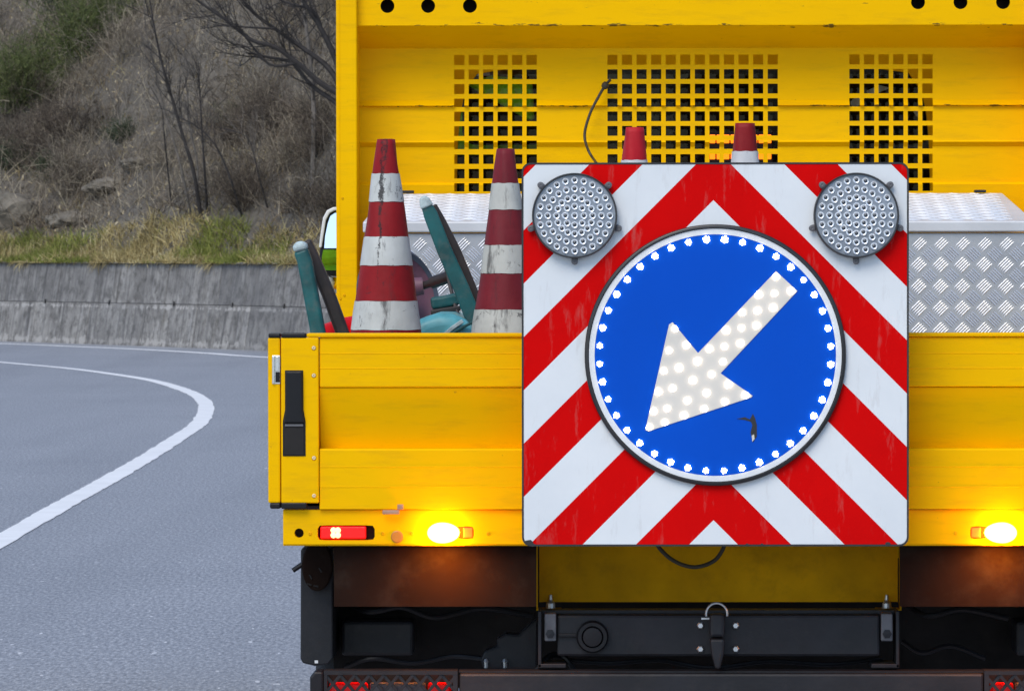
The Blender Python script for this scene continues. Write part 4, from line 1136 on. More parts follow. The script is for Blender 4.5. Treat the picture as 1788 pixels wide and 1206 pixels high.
for sgn in (1, -1):
    mx = (lambda p, Y=Yp: X(p, Y)) if sgn == 1 else (lambda p, Y=Yp: X(2 * TC - p, Y))
    ap = MB().box(mx(938.6), mx(936.6), Yp - 0.05, Yp + 0.02, Z(1061, Yp), Z(950, Yp)).build('apron_edge', M['yellow_under'], TR)
    MB().box(mx(936.6), mx(980), Yp - 0.05, Yp + 0.02, Z(1063.4, Yp), Z(1061.3, Yp)).build('foot', M['yellow_under'], ap)
    mb = MB(); mb.lathe([(0.012, 0), (0.011, 0.012), (0.005, 0.02), (0.004, 0.032), (0, 0.034)], (mx(961), Yp - 0.02, Z(1061, Yp)), (0, 0, 1), 12); mb.build('bolt', M['zinc'], ap)
# tow beam
Yw = 0.13
tw = MB().box(X(972, Yw), X(1536, Yw), Yw, Yw + 0.09, Z(1146, Yw), Z(1074, Yw)).build('tow_beam', M['black_steel'], TR, bevel=0.006)
MB().box(X(944, Yw), X(1566, Yw), Yw + 0.05, Yw + 0.12, Z(1073.5, Yw), Z(1068, Yw)).build('top_plate', M['black_steel'], tw)
for sgn in (1, -1):
    mx = (lambda p, Y=Yw: X(p, Y)) if sgn == 1 else (lambda p, Y=Yw: X(2 * TC - p, Y))
    br = MB().box(mx(950), mx(970.5), Yw - 0.01, Yw + 0.08, Z(1119, Yw), Z(1071, Yw)).build('bracket', M['grey_plastic'], tw, bevel=0.003)
    MB().box(mx(939), mx(945), Yw - 0.02, Yw + 0.1, Z(1165, Yw), Z(1066, Yw)).build('cheek', M['black_steel'], tw, bevel=0.002)
    MB().box(mx(939), mx(988), Yw - 0.02, Yw + 0.1, Z(1165.5, Yw), Z(1158, Yw)).build('foot_plate', M['black_steel'], tw, bevel=0.002)
    mb = MB(); mb.lathe([(0.011, 0), (0.011, 0.006), (0, 0.007)], (mx(960), Yw - 0.01, Z(1106, Yw)), (0, -1, 0), 6); mb.build('bolt_head', M['black_steel'], tw)
mb = MB(); mb.lathe([(0.038, 0), (0.038, 0.018), (0.034, 0.026), (0.026, 0.026), (0.024, 0.02), (0.022, 0.03), (0.0, 0.032)], (X(1034, Yw), Yw, Z(1111, Yw)), (0, -1, 0), 32)
mb.build('socket', M['black_plastic'], tw, smooth=True)
MB().box(X(975, Yw), X(1012, Yw), Yw - 0.01, Yw - 0.0005, Z(1112, Yw), Z(1106, Yw)).build('conduit', M['black_plastic'], tw, bevel=0.002)
# tow hook
hk = MB().prism([(X(a, Yw), Z(b, Yw)) for a, b in ((1238, 1070), (1264, 1070), (1264, 1110), (1238, 1110))], Yw - 0.06, Yw - 0.001).build('tow_hook', M['black_steel'], tw, bevel=0.008)
mb = MB(); mb.prism([(X(a, Yw), Z(b, Yw)) for a, b in ((1238, 1112), (1264, 1112), (1262, 1140), (1256, 1164), (1247, 1164), (1241, 1140))], Yw - 0.075, Yw - 0.002); mb.build('jaw', M['black_steel'], hk, bevel=0.008)
mb = MB(); mb.tube([P(1251 + 18.5 * math.cos(a_), 1072 - 19 * math.sin(a_), Yw - 0.03) for a_ in np.linspace(-0.2, math.pi + 0.2, 16)], 0.0028, 6); mb.build('shackle', M['zinc'], hk, smooth=True)
MB().box(X(1224, Yw), X(1239, Yw), Yw - 0.012, Yw - 0.003, Z(1081, Yw), Z(1078, Yw)).build('pin', M['zinc'], hk)
for a, b_ in ((1222.5, 1092), (1284, 1092), (1222.5, 1133), (1284, 1133)):
    mb = MB(); mb.lathe([(0.0088, 0), (0.0088, 0.006), (0.006, 0.009), (0, 0.009)], (X(a, Yw), Yw, Z(b_, Yw)), (0, -1, 0), 6); mb.build('bolt', M['zinc'], tw)
# left bracket casting with two bolts, beside the beam
mb = MB(); mb.prism([(X(a, .3), Z(b, .3)) for a, b in ((843, 1168), (838, 1150), (846, 1136), (868, 1128), (866, 1115), (882, 1106), (905, 1108), (932, 1084), (940, 1078), (938, 1168))], 0.3, 0.36)
cs = mb.build('casting', M['black_steel'], TR, bevel=0.006)
for px in (848, 881):
    mb = MB(); mb.tube([P(px, 1166, .285), P(px, 1156, .285)], 0.005, 8); mb.lathe([(0.008, 0), (0.004, 0.008), (0, 0.009)], P(px, 1156, .285), (0, 0, 1), 8); mb.build('stud', M['zinc'], cs)
MB().box(X(935, .6), X(1573, .6), 0.595, 0.61, 0.30, 0.80).build('dark_backing', M['dark_rubber'], TR)  # dark plate added to keep the gap below the tow beam dark
# brake hose
hose = catmull([tuple(P(935, 1172, .2)), tuple(P(960, 1145, .2)), tuple(P(985, 1148, .18)), tuple(P(1003, 1172, .18))], 8)
mb = MB(); mb.tube(hose, 0.007, 8); mb.build('brake_hose', M['black_plastic'], TR, smooth=True)
# wiring and hoses under the bed
for pp, rr, mm in (([(590, 1040, .5), (640, 1068, .42), (700, 1060, .42), (760, 1078, .42), (840, 1062, .42), (930, 1075, .4)], 0.007, 'black_plastic'),
                   ([(600, 1165, .4), (650, 1150, .38), (720, 1158, .38), (790, 1146, .38), (845, 1150, .33)], 0.006, 'black_plastic'),
                   ([(1575, 1050, .5), (1620, 1075, .42), (1680, 1064, .42), (1760, 1080, .42)], 0.007, 'black_plastic'),
                   ([(1575, 1120, .4), (1610, 1140, .38), (1660, 1128, .38), (1720, 1150, .38)], 0.006, 'black_plastic'),
                   ([(985, 1152, .2), (1060, 1158, .18), (1150, 1153, .18), (1240, 1166, .18), (1340, 1155, .18), (1450, 1160, .18), (1540, 1150, .2)], 0.0055, 'black_plastic')):
    mb = MB(); mb.tube(catmull([tuple(P(*q)) for q in pp], 8), rr, 8); mb.build('hose', M[mm], TR, smooth=True)
# underrun bar with lamp guards
Yr = 0.06
ub = MB().box(X(801, Yr), X(1717, Yr), Yr, Yr + 0.09, Z(1262, Yr), Z(1176, Yr)).build('underrun_bar', M['black_steel'], TR, bevel=0.006)
MB().box(X(800, Yr), X(1718, Yr), Yr + 0.02, Yr + 0.085, Z(1175.6, Yr), Z(1173, Yr)).build('lip', M['black_steel'], ub)
np_ = MB().box(X(1077, Yr), X(1440, Yr), Yr - 0.006, Yr - 0.002, Z(1288, Yr), Z(1208, Yr)).build('number_plate', M['white_plastic'], ub, bevel=0.001)
MB().box(X(1078, Yr), X(1106, Yr), Yr - 0.0075, Yr - 0.0062, Z(1287, Yr), Z(1208.4, Yr)).build('blue_band', M['sign_blue'], np_)
for sgn in (1, -1):
    mx = (lambda p, Y=Yr: X(p, Y)) if sgn == 1 else (lambda p, Y=Yr: X(2 * 1258 - p, Y))
    end = MB().prism([(mx(a), Z(b, Yr)) for a, b in ((548, 1172), (563, 1172), (563, 1280), (545, 1280), (540, 1262), (540, 1182))], Yr - 0.01, Yr + 0.08).build('lamp_box_end', M['black_plastic'], TR, bevel=0.005)
    tl = MB().box(mx(564), mx(798), Yr + 0.055, Yr + 0.075, Z(1280, Yr), Z(1172, Yr)).build('tail_lamp', M['dark_rubber'], TR)
    for p0_, p1_, mm in ((572, 640, 'red_dim'), (643, 742, 'clear_lens'), (745, 786, 'red_dim')):
        MB().box(mx(p0_), mx(p1_), Yr + 0.03, Yr + 0.054, Z(1272, Yr), Z(1194, Yr)).build('lens', M[mm], tl, bevel=0.006)
    gd = MB()
    gd.box(mx(564), mx(798), Yr - 0.004, Yr + 0.02, Z(1178, Yr), Z(1171, Yr)); gd.box(mx(564), mx(798), Yr - 0.004, Yr + 0.02, Z(1280, Yr), Z(1272, Yr))
    gd.box(mx(564), mx(570), Yr - 0.0035, Yr + 0.019, Z(1272, Yr), Z(1178, Yr)); gd.box(mx(790), mx(798), Yr - 0.0035, Yr + 0.019, Z(1272, Yr), Z(1178, Yr))
    g_ = gd.build('lamp_guard', M['black_steel'], TR)
    for k in range(9):
        for dd in (-1, 1):
            for rr_ in range(3):
                xc = 580 + 25.4 * k; z0_, z1_ = 1179 + rr_ * 31, 1179 + (rr_ + 1) * 31
                a_, b_ = (xc - 12.7, xc + 12.7) if dd > 0 else (xc + 12.7, xc - 12.7)
                pa, pb = Vector((mx(a_), 0, Z(z0_, Yr))), Vector((mx(b_), 0, Z(z1_, Yr)))
                d = (pb - pa).normalized(); nn_ = Vector((-d.z, 0, d.x)) * 0.0035
                mb = MB(); mb.prism([((pa + nn_).x, (pa + nn_).z), ((pb + nn_).x, (pb + nn_).z), ((pb - nn_).x, (pb - nn_).z), ((pa - nn_).x, (pa - nn_).z)], Yr - 0.002 + 0.001 * dd, Yr + 0.01 + 0.001 * dd)
                mb.build('lattice_bar', M['black_steel'], g_)

# ================================================================== ARROW BOARD
by0 = BY
bc = Vector((X(BCX, by0), by0, Z(619, by0)))
AB = thing('arrow_board', 'square red and white chevron board with lit arrow disc mounted on the tailgate', 'arrow board', bc)
hw, hh_ = 335 / SB, 332 / SB
MB().prism(rrect(bc.x - hw, bc.x + hw, bc.z - hh_, bc.z + hh_, 14 / SB), by0, by0 + 0.028).build('chevron_panel', [M['chevron']], AB, bevel=0.0015)
# black edge trim all round
mb = MB(); o1 = rrect(bc.x - hw - 0.0035, bc.x + hw + 0.0035, bc.z - hh_ - 0.0035, bc.z + hh_ + 0.0035, 16 / SB); i1 = rrect(bc.x - hw + 0.0006, bc.x + hw - 0.0006, bc.z - hh_ + 0.0006, bc.z + hh_ - 0.0006, 13.5 / SB)
n = len(o1)
mb.add([(x, by0 - 0.001, z) for x, z in o1] + [(x, by0 - 0.001, z) for x, z in i1] + [(x, by0 + 0.03, z) for x, z in o1] + [(x, by0 + 0.03, z) for x, z in i1],
       [(i, (i + 1) % n, n + (i + 1) % n, n + i) for i in range(n)] + [(i, 2 * n + i, 2 * n + (i + 1) % n, (i + 1) % n) for i in range(n)] + [(2 * n + i, 3 * n + i, 3 * n + (i + 1) % n, 2 * n + (i + 1) % n) for i in range(n)])
mb.build('edge_trim', M['black_gloss'], AB)
# chips in the sheeting at the lower edge
for px, py, r_ in ((922, 947, 8), (930, 951, 5), (1305, 951, 4), (1330, 951, 3.5), (1549, 949, 5)):
    pl = [(X(px, by0) + r_ / SB * (0.7 + 0.5 * random.random()) * math.cos(a_), Z(py, by0) + 0.6 * r_ / SB * (0.6 + 0.6 * random.random()) * math.sin(a_)) for a_ in np.linspace(0, 2 * math.pi, 11, endpoint=False)]
    MB().prism(pl, by0 - 0.0014, by0 - 0.0003).build('chip', M['black_gloss'], AB)
# masts behind
for px in (1040, 1455):
    MB().box(X(px, 0) - 0.03, X(px, 0) + 0.03, by0 + 0.031, -0.008, Z(945, 0), Z(300, 0)).build('mast', M['zinc'], AB, bevel=0.004)
# disc
dc = Vector((X(1248.5, by0), 0, Z(620, by0)))
def ann(mb, r0, r1, y0, y1, n=96):
    mb.lathe([(r1, -y1), (r1, -y0), (r0, -y0), (r0, -y1)], (dc.x, 0, dc.z), (0, -1, 0), n)
mb = MB(); mb.lathe([(228 / SB, 0.0), (228 / SB, 0.010), (226 / SB, 0.013), (222 / SB, 0.013), (220.5 / SB, 0.006)], (dc.x, by0, dc.z), (0, -1, 0), 128)
disc = mb.build('arrow_disc', M['black_gloss'], AB, origin=(dc.x, by0, dc.z), smooth=True, angle=50)
mb = MB(); mb.lathe([(220.4 / SB, 0.0095), (210.5 / SB, 0.0095)], (dc.x, by0, dc.z), (0, -1, 0), 128); mb.f = [f for f in mb.f if len(f) == 4]; mb.m = mb.m[:len(mb.f)]; mb.smooth = mb.smooth[:len(mb.f)]
mb.build('white_ring', M['sign_white'], disc)
mb = MB(); mb.prism(circle(dc.x, dc.z, 211 / SB, n=128), by0 - 0.009, by0 - 0.0078); mb.build('blue_face', M['sign_blue'], disc)
zp = lambda a, b: (X(1000 + a / 2.412, by0), Z(380 + b / 2.412, by0))
arrow = [(855, 226), (945, 310), (622, 655), (757, 750), (750, 757), (318, 899), (305, 893), (405, 450), (420, 440), (527, 570)]
MB().prism([zp(a, b) for a, b in arrow], by0 - 0.0106, by0 - 0.0091).build('arrow', M['arrow_white'], disc, bevel=0.0005)
mb = MB(); mb.sm = True
mb.lathe([(0.0062, 0.0), (0.0058, 0.003), (0.0042, 0.006), (0.0, 0.0078)], (0, 0, 0), (0, -1, 0), 14)
for k in range(6):                       # six chips round the middle one
    a_ = k * math.pi / 3 + 0.3; q_ = 0.0056 + 0.0008 * (k % 2)
    mb.lathe([(0.0031, 0.0), (0.0027, 0.003), (0.0, 0.0045)], (q_ * math.cos(a_), 0, q_ * math.sin(a_)), (0, -1, 0), 8)
led0 = mb.build('led', M['led_lit'], disc, origin=(0, 0, 0))
pos = [(1248.5 + 202 * math.sin(2 * math.pi * (k + 0.52) / 40), 620 - 202 * math.cos(2 * math.pi * (k + 0.52) / 40)) for k in range(40)]
pos += [(1000 + a / 2.412, 380 + b / 2.412) for a, b in ((855, 250), (918, 310), (782, 325), (848, 320), (843, 380), (713, 400), (777, 393), (773, 455), (645, 475), (710, 465), (705, 530), (575, 553), (638, 543), (632, 607), (525, 605), (585, 660), (430, 468), (478, 537), (405, 560), (447, 632), (383, 645), (505, 685), (420, 718), (360, 733), (563, 738), (655, 702), (727, 747), (640, 775), (482, 770), (553, 805), (397, 803), (340, 815), (468, 833), (388, 862), (322, 882))]
for k, (px, py) in enumerate(pos):
    og = Vector((X(px, by0), by0 - (0.0096 if k < 40 else 0.0107), Z(py, by0)))
    if k == 0: put(led0, og, disc)
    else: clone(led0, disc, og, rot=(0, random.uniform(0, 6.28), 0), scale=(random.uniform(0.80, 0.98),) * 3)
# gouge in the blue face
for pl in ([(1314, 722), (1318, 730), (1321, 742), (1321, 762), (1314, 772), (1310, 755), (1313, 742), (1309, 732)], [(1286, 731), (1300, 728), (1309, 732), (1311, 736), (1300, 733)]):
    MB().prism([(X(a, by0), Z(b, by0)) for a, b in pl], by0 - 0.0098, by0 - 0.0091).build('scrape', M['black_gloss'], disc)
MB().prism([(X(a, by0), Z(b, by0)) for a, b in ((1312, 760), (1316, 758), (1317, 766), (1313, 771))], by0 - 0.0102, by0 - 0.0099).build('scrape', M['arrow_white'], disc)
# two round flashing lamps
mb = MB(); mb.mi = 0; mb.lathe([(0.0082, 0.0), (0.0082, 0.002), (0.0068, 0.0034), (0.0046, 0.0026), (0.0042, 0.0015)], (0, 0, 0), (0, -1, 0), 18)
mb.mi = 1; mb.lathe([(0.0043, 0.0012), (0.0036, 0.0026), (0.002, 0.0034), (0.0, 0.0037)], (0, 0, 0), (0, -1, 0), 14)
lens0 = None
for px in (1003.5, 1494):
    cx_, cz_ = X(px, by0), Z(377, by0)
    fl = MB(); fl.mi = 1; fl.lathe([(74.5 / SB, 0.0), (74.5 / SB, 0.022), (73.5 / SB, 0.025), (71.8 / SB, 0.025), (71 / SB, 0.020)], (cx_, by0, cz_), (0, -1, 0), 72)
    fl.f.pop(); fl.m.pop(); fl.smooth.pop()
    fl.mi = 0; fl.lathe([(71 / SB, 0.0195), (50 / SB, 0.0215), (25 / SB, 0.0228), (0.0, 0.0232)], (cx_, by0, cz_), (0, -1, 0), 72)
    fo = fl.build('flashing_lamp', [M['lamp_face'], M['black_gloss']], AB, origin=(cx_, by0, cz_), smooth=True)
    for ang in (42, 138, 196, 270, 344):
        d = Vector((math.cos(R(ang)), 0, math.sin(R(ang)))); c = Vector((cx_, by0 - 0.006, cz_))
        mb2 = MB(); mb2.tube([c + d * 70 / SB, c + d * 81 / SB], 0.0075, 10)
        mb2.lathe([(0.0075, -0.002), (0.0075, 0.004), (0.003, 0.005), (0.0, 0.003)], c + d * 80 / SB + Vector((0, -0.004, 0)), (0, -1, 0), 12)
        mb2.build('lug', M['grey_plastic'], fo, smooth=True)
    for ring_, cnt, rr_ in ((0, 1, 0), (1, 8, 16.2), (2, 16, 31.5), (3, 20, 46.8), (4, 24, 61.8)):
        for k in range(cnt):
            a_ = 2 * math.pi * k / cnt
            r2 = rr_ * (1.14 if ring_ == 1 and k % 2 else 1.0) * (1 + 0.0 * ring_)
            og = Vector((cx_ + r2 / SB * math.sin(a_), by0 - 0.0232 + 0.0037 * (rr_ / 69.5) ** 2, cz_ + r2 / SB * math.cos(a_)))
            if lens0 is None:
                lens0 = mb.build('led_lens', [M['led_ring'], M['led_core']], fo, origin=(0, 0, 0), smooth=True); put(lens0, og, fo)
            else: clone(lens0, fo, og)
# cables
cb = catmull([tuple(P(1066, 140, 3.17)), tuple(P(1057, 150, 3.165)), tuple(P(1045, 170, 3.16)), tuple(P(1030, 200, 3.14)), tuple(P(1021, 235, 3.1)), tuple(P(1027, 262, 3.05)), tuple(P(1042, 286, 2.9)), tuple(P(1075, 330, 1.9)), tuple(P(1085, 420, 0.6)), (X(1085, 0), 0.06, 1.2), (X(1085, 0), 0.05, 0.95)], 8)
mb = MB(); mb.tube(cb, 0.0042, 8)
cbl = mb.build('power_cable', M['cable'], None, origin=P(1057, 150, 3.165), smooth=True); tag(cbl, 'thin dark cable tied to the headboard grille and hanging down behind the board', 'cable')
mb = MB(); c = P(1057, 150, 3.16); mb.lathe([(0.0, -0.012), (0.009, -0.008), (0.011, 0.0), (0.009, 0.008), (0.0, 0.012)], c, (0.5, -0.3, 0.7), 10)
mb.tube([c, c + Vector((0.015, -0.005, 0.02))], 0.003, 6); mb.build('cable_tie', M['cable'], cbl, smooth=True)
cb = catmull([tuple(P(1140, 935, 0.14)), tuple(P(1152, 958, 0.14)), tuple(P(1178, 980, 0.14)), tuple(P(1212, 990, 0.14)), tuple(P(1245, 980, 0.14)), tuple(P(1262, 958, 0.14)), tuple(P(1266, 935, 0.14))], 8)
mb = MB(); mb.tube(cb, 0.0048, 8); tag(mb.build('lamp_cable', M['cable'], None, origin=P(1212, 960, .14), smooth=True), 'black cable loop sagging below the lower edge of the chevron board', 'cable')

# ================================================================== LOAD ON THE BED
FLO = 0.945
def tread(mb, u0, u1, v0, v1, fn, pitch=0.0605):
    """five-bar tread pattern on a flat face: fn(u, v, h) -> point"""
    half = 0.0205; sp = 0.0066; w_ = 0.0024
    nu_, nv_ = int((u1 - u0) / pitch) + 2, int((v1 - v0) / pitch) + 2
    for i in range(nu_):
        for j in range(nv_):
            for g_ in (0, 1):
                cu, cv_ = u0 + (i + 0.5 * g_) * pitch, v0 + (j + 0.5 * g_) * pitch
                d = np.array([0.7071, -0.7071]) if g_ == 0 else np.array([0.7071, 0.7071]); nrm = np.array([d[1], -d[0]])
                for b_ in range(-2, 3):
                    c = np.array([cu, cv_]) + nrm * b_ * sp
                    pts = [c - d * half, c - d * half * 0.6 + nrm * w_, c + d * half * 0.6 + nrm * w_, c + d * half, c + d * half * 0.6 - nrm * w_, c - d * half * 0.6 - nrm * w_]
                    if any(not (u0 + .003 < p_[0] < u1 - .003 and v0 + .003 < p_[1] < v1 - .003) for p_ in pts): continue
                    r0_, r1_ = c - d * half * 0.55, c + d * half * 0.55
                    mb.add([fn(*p_, 0.0002) for p_ in pts] + [fn(*r0_, 0.0019), fn(*r1_, 0.0019)],
                           [(0, 1, 6), (1, 2, 7, 6), (2, 3, 7), (3, 4, 7), (4, 5, 6, 7), (5, 0, 6)])
TB = thing('toolbox', 'long aluminium tread plate toolbox with sloping lid against the headboard', 'toolbox', (0, 2.75, FLO))
Yb0, Yb1 = 2.42, 3.02
xb0 = 0.93
fz = Z(407, Yb0)
MB().box(-xb0, xb0, Yb0, Yb1, FLO, fz).build('box_body', M['alu'], TB, bevel=0.004)
mb = MB(); tread(mb, -xb0, xb0, FLO + 0.05, fz - 0.004, lambda u, v, h: (u, Yb0 - h, v)); t_ = mb.build('tread_pattern', M['alu_bar'], TB); t_['kind'] = 'stuff'
zl0, zl1, zb1 = fz + 0.002, Z(387, Yb0), Z(338, Yb1)
xt = 0.892
lv = [(-xb0 - .004, Yb0 - .012, zl0), (xb0 + .004, Yb0 - .012, zl0), (xb0 - .03, Yb1 + .005, zl0), (-xb0 + .03, Yb1 + .005, zl0), (-xb0 - .004, Yb0 - .012, zl1), (xb0 + .004, Yb0 - .012, zl1), (xt, Yb1 + .005, zb1), (-xt, Yb1 + .005, zb1)]
lid = MB().add(lv, [(0, 3, 2, 1), (4, 5, 6, 7), (0, 1, 5, 4), (1, 2, 6, 5), (2, 3, 7, 6), (3, 0, 4, 7)]).build('lid', M['alu_lid_skylit'], TB, bevel=0.004)
A0 = Vector((0, Yb0 - .012, zl1)); A1 = Vector((0, Yb1 + .005, zb1)); sl_ = (A1 - A0); sl_l = sl_.length; sl_n = sl_.normalized(); nn_ = Vector((0, -sl_n.z, sl_n.y))
mb = MB(); tread(mb, -xt + 0.01, xt - 0.01, 0.0, sl_l, lambda u, v, h: (u, A0.y + sl_n.y * v + nn_.y * h, A0.z + sl_n.z * v + nn_.z * h)); t_ = mb.build('tread_pattern', M['alu_bar_skylit'], lid); t_['kind'] = 'stuff'
for px in (713, 1710):
    MB().box(X(px - 10, Yb1), X(px + 10, Yb1), Yb1 - 0.02, Yb1 + 0.02, zb1 + 0.001, zb1 + 0.009).build('hinge', M['black_steel'], TB, bevel=0.002)

def cone(px, tip_y, Y, bands, mats, label, tip_w=30, grow=92 / 332, base=True, lean=(0, 0), seed=0):
    """bands: list of photo heights where the colour changes, from the tip down; the foot stands on the bed floor"""
    s_ = sc(Y); x = X(px, Y); zt_ = Z(tip_y, Y); H_ = zt_ - FLO
    t = thing('traffic_cone', label, 'traffic cone', (x, Y, FLO), 'traffic cones on the truck bed')
    rad = lambda z: 0.5 * (tip_w / s_ + (zt_ - z) * grow)
    zs = [zt_] + [Z(b_, Y) for b_ in bands] + [FLO + 0.03]
    rr = random.Random(seed)
    for i in range(len(zs) - 1):
        z1_, z0_ = zs[i], zs[i + 1]
        if z1_ - z0_ < 0.005: continue
        mb = MB(); mb.sm = True; n = 40; K = 6; vs = []
        proud = 0.0012 if i % 2 else 0.0
        for k in range(K + 1):
            z_ = z1_ + (z0_ - z1_) * k / K
            for a_ in range(n):
                w_ = 2 * math.pi * a_ / n
                r_ = rad(z_) + proud + 0.0012 * math.sin(3 * w_ + seed + z_ * 20) + 0.0009 * math.sin(5 * w_ + z_ * 31)
                jag = 0.0006 * math.sin(7 * w_ + i * 2 + seed) if k in (0, K) and i else 0
                vs.append((x + r_ * math.cos(w_), Y + r_ * math.sin(w_), z_ + jag))
        fs = [(k * n + a_, k * n + (a_ + 1) % n, (k + 1) * n + (a_ + 1) % n, (k + 1) * n + a_) for k in range(K) for a_ in range(n)]
        if i == 0:
            m_ = len(vs)
            for a_ in range(n):
                w_ = 2 * math.pi * a_ / n; vs.append((x + rad(z1_) * 0.72 * math.cos(w_), Y + rad(z1_) * 0.72 * math.sin(w_), z1_ + 0.0005))
            for a_ in range(n):
                w_ = 2 * math.pi * a_ / n; vs.append((x + rad(z1_) * 0.7 * math.cos(w_), Y + rad(z1_) * 0.7 * math.sin(w_), z1_ - 0.05))
            fs += [(a_, m_ + a_, m_ + (a_ + 1) % n, (a_ + 1) % n) for a_ in range(n)] + [(m_ + a_, m_ + n + a_, m_ + n + (a_ + 1) % n, m_ + (a_ + 1) % n) for a_ in range(n)]
        mb.add(vs, fs)
        mb.build('red_band' if i % 2 == 0 else 'white_band', M[mats[i % 2]], t)
    w_ = rad(FLO) + 0.05
    MB().prism(rrect(x - w_, x + w_, FLO, FLO + 0.03, 0.012), Y - w_, Y + w_).build('foot', M['black_plastic'], t, bevel=0.004)
    return t
cone(674.5, 243, 0.45, [303, 352, 413, 463, 525, 575, 640, 690], ('cone_red', 'cone_white'), 'tall dirty traffic cone standing next to the red tub, fully visible', seed=1)
cone(883, 260, 0.5, [320, 366, 428, 477, 540, 596, 650, 700], ('cone_red2', 'cone_white2'), 'tall faded traffic cone half hidden behind the edge of the chevron board', seed=2, grow=0.272)
cone(1107.5, 223, 0.85, [280, 330, 395, 450], ('cone_new', 'cone_clean'), 'clean bright red traffic cone peeking over the chevron board', tip_w=31, grow=0.23, seed=3)
cone(1300.5, 216, 0.95, [265, 315, 380, 440], ('cone_red3', 'cone_clean'), 'dark red traffic cone with grimy tip peeking over the chevron board', tip_w=34, grow=0.2, seed=4)

# folding trestle beside the tailgate corner
FT = thing('folding_trestle', 'folding sign trestle with one teal leg and one dark leg at the bed corner', 'trestle', (X(560, .9), .9, FLO))
def bar(name, path, wpx, Y0, Y1, mat, parent, bev=0.008):
    """flat bar frame seen edge on: outline from a centre line, deep along the truck"""
    pts = [Vector((X(a, Y0), 0, Z(b_, Y0))) for a, b_ in path]; L_, R_ = [], []
    for i, p_ in enumerate(pts):
        t = (pts[min(i + 1, len(pts) - 1)] - pts[max(i - 1, 0)]).normalized(); nn = Vector((-t.z, 0, t.x)) * (wpx[i] if isinstance(wpx, list) else wpx) / sc(Y0) / 2
        L_.append(((p_ + nn).x, (p_ + nn).z)); R_.append(((p_ - nn).x, (p_ - nn).z))
    return MB().prism(L_ + R_[::-1], Y0, Y1).build(name, mat, parent, bevel=bev, seg=3)
lg = bar('leg', [(524, 436), (531, 455), (545, 530), (556, 590), (590, 770), (598, 812)], 26, .85, .90, M['teal'], FT)
bar('crown', [(521, 421), (522.5, 428), (525, 438)], [14, 25, 27], .846, .904, M['teal_worn'], FT, 0.012)
bar('dark_leg', [(531, 421), (540, 438), (556, 475), (573, 515), (590, 562), (640, 700), (675, 795)], 23, .92, .97, M['dark_frame'], FT)
# red tub
mb = MB(); mb.sm = True
q = [(0.0, 0.0), (0.136, 0.0), (0.138, 0.02), (0.141, 0.25), (0.143, 0.36), (0.140, 0.393), (0.11, 0.418), (0.06, 0.437), (0.0, 0.446)]
rc = Vector((X(636, 1.1), 1.1, FLO))
mb.lathe(q, rc, (0, 0, 1), 40)
RT = mb.build('bucket', M['red_plastic'], None, origin=rc, smooth=True); tag(RT, 'bright red upturned plastic tub behind the dirty cone', 'tub')
MB().lathe([(0.1385, 0.0), (0.145, 0.004), (0.145, 0.02), (0.1385, 0.024)], rc + Vector((0, 0, 0.001)), (0, 0, 1), 40).build('rim', M['red_plastic'], RT, smooth=True)
# wheelbarrow upside down
WB = thing('wheelbarrow', 'upturned teal wheelbarrow with mauve wheel between the two tall cones', 'wheelbarrow', (X(790, .9), .9, FLO))
hd = bar('handle', [(741, 350), (752, 375), (775, 435), (806, 505), (829, 562), (850, 610), (890, 705), (920, 780)], [16, 25, 26, 28, 29, 28, 27, 26], .80, .815, M['teal'], WB, 0.004)
bar('handle_edge', [(756, 358), (770, 385), (795, 435), (822, 500), (838, 540), (870, 610), (905, 700), (935, 780)], [12, 15, 16, 17, 17, 16, 16, 14], .835, .87, M['dark_frame'], WB, 0.004)
bar('handle_tip', [(737, 343), (741, 350), (746, 362)], [10, 19, 24], .795, .818, M['teal_worn'], hd, 0.006)
bar('handle_dark_side', [(757, 395), (776, 440), (800, 500), (822, 556)], 9, .818, .834, M['dark_frame'], WB, 0.002)  # dark strip between the handle and its edge bar
# tray
mb = MB()
tr_ = [(700, 600), (712, 574), (735, 556), (765, 546), (790, 546), (812, 558), (826, 572), (830, 600), (832, 720), (700, 720)]
tray = MB().prism([(X(a, .72), Z(b_, .72)) for a, b_ in tr_], .68, 1.25).build('tray', M['teal_light'], WB, bevel=0.03, seg=4, smooth=True, angle=60)
bar('tray_rib', [(775, 585), (790, 572), (808, 560)], 7, .672, .68, M['teal_worn'], tray, 0.002)
bar('tray_fold', [(775, 590), (812, 569), (829, 560)], 5, .67, .681, M['teal'], tray, 0.002)
bar('cross_tube', [(752, 530), (775, 527), (802, 521)], 22, 1.0, 1.03, M['teal'], WB, 0.008)
bar('cross_tube', [(752, 546), (776, 542), (804, 538)], 10, 0.99, 1.02, M['dark_frame'], WB, 0.004)
# wheel
wc = P(695, 522, 1.15); wax = Vector((0.72, -0.67, 0.19)).normalized()
mb = MB(); mb.sm = True
mb.lathe([(0.112, -0.020), (0.122, -0.026), (0.133, -0.015), (0.136, 0.0), (0.133, 0.015), (0.122, 0.026), (0.112, 0.020)], wc, wax, 40, caps=False)
wh = mb.build('wheel', M['tyre_blue'], WB, smooth=True)
mb = MB(); mb.sm = True; mb.lathe([(0.0, 0.03), (0.035, 0.028), (0.04, 0.004), (0.088, 0.002), (0.104, 0.010), (0.114, 0.020), (0.114, -0.020)], wc, wax, 32, caps=False); mb.build('rim', M['mauve'], wh, smooth=True)
a0, a1 = P(735, 500, 1.12), P(790, 481, 1.05)
mb = MB(); mb.tube([a0, a0.lerp(a1, 0.35), a0.lerp(a1, 0.36), a1], [0.010, 0.010, 0.0155, 0.0155], 12); mb.build('axle', M['dark_frame'], WB, smooth=True)
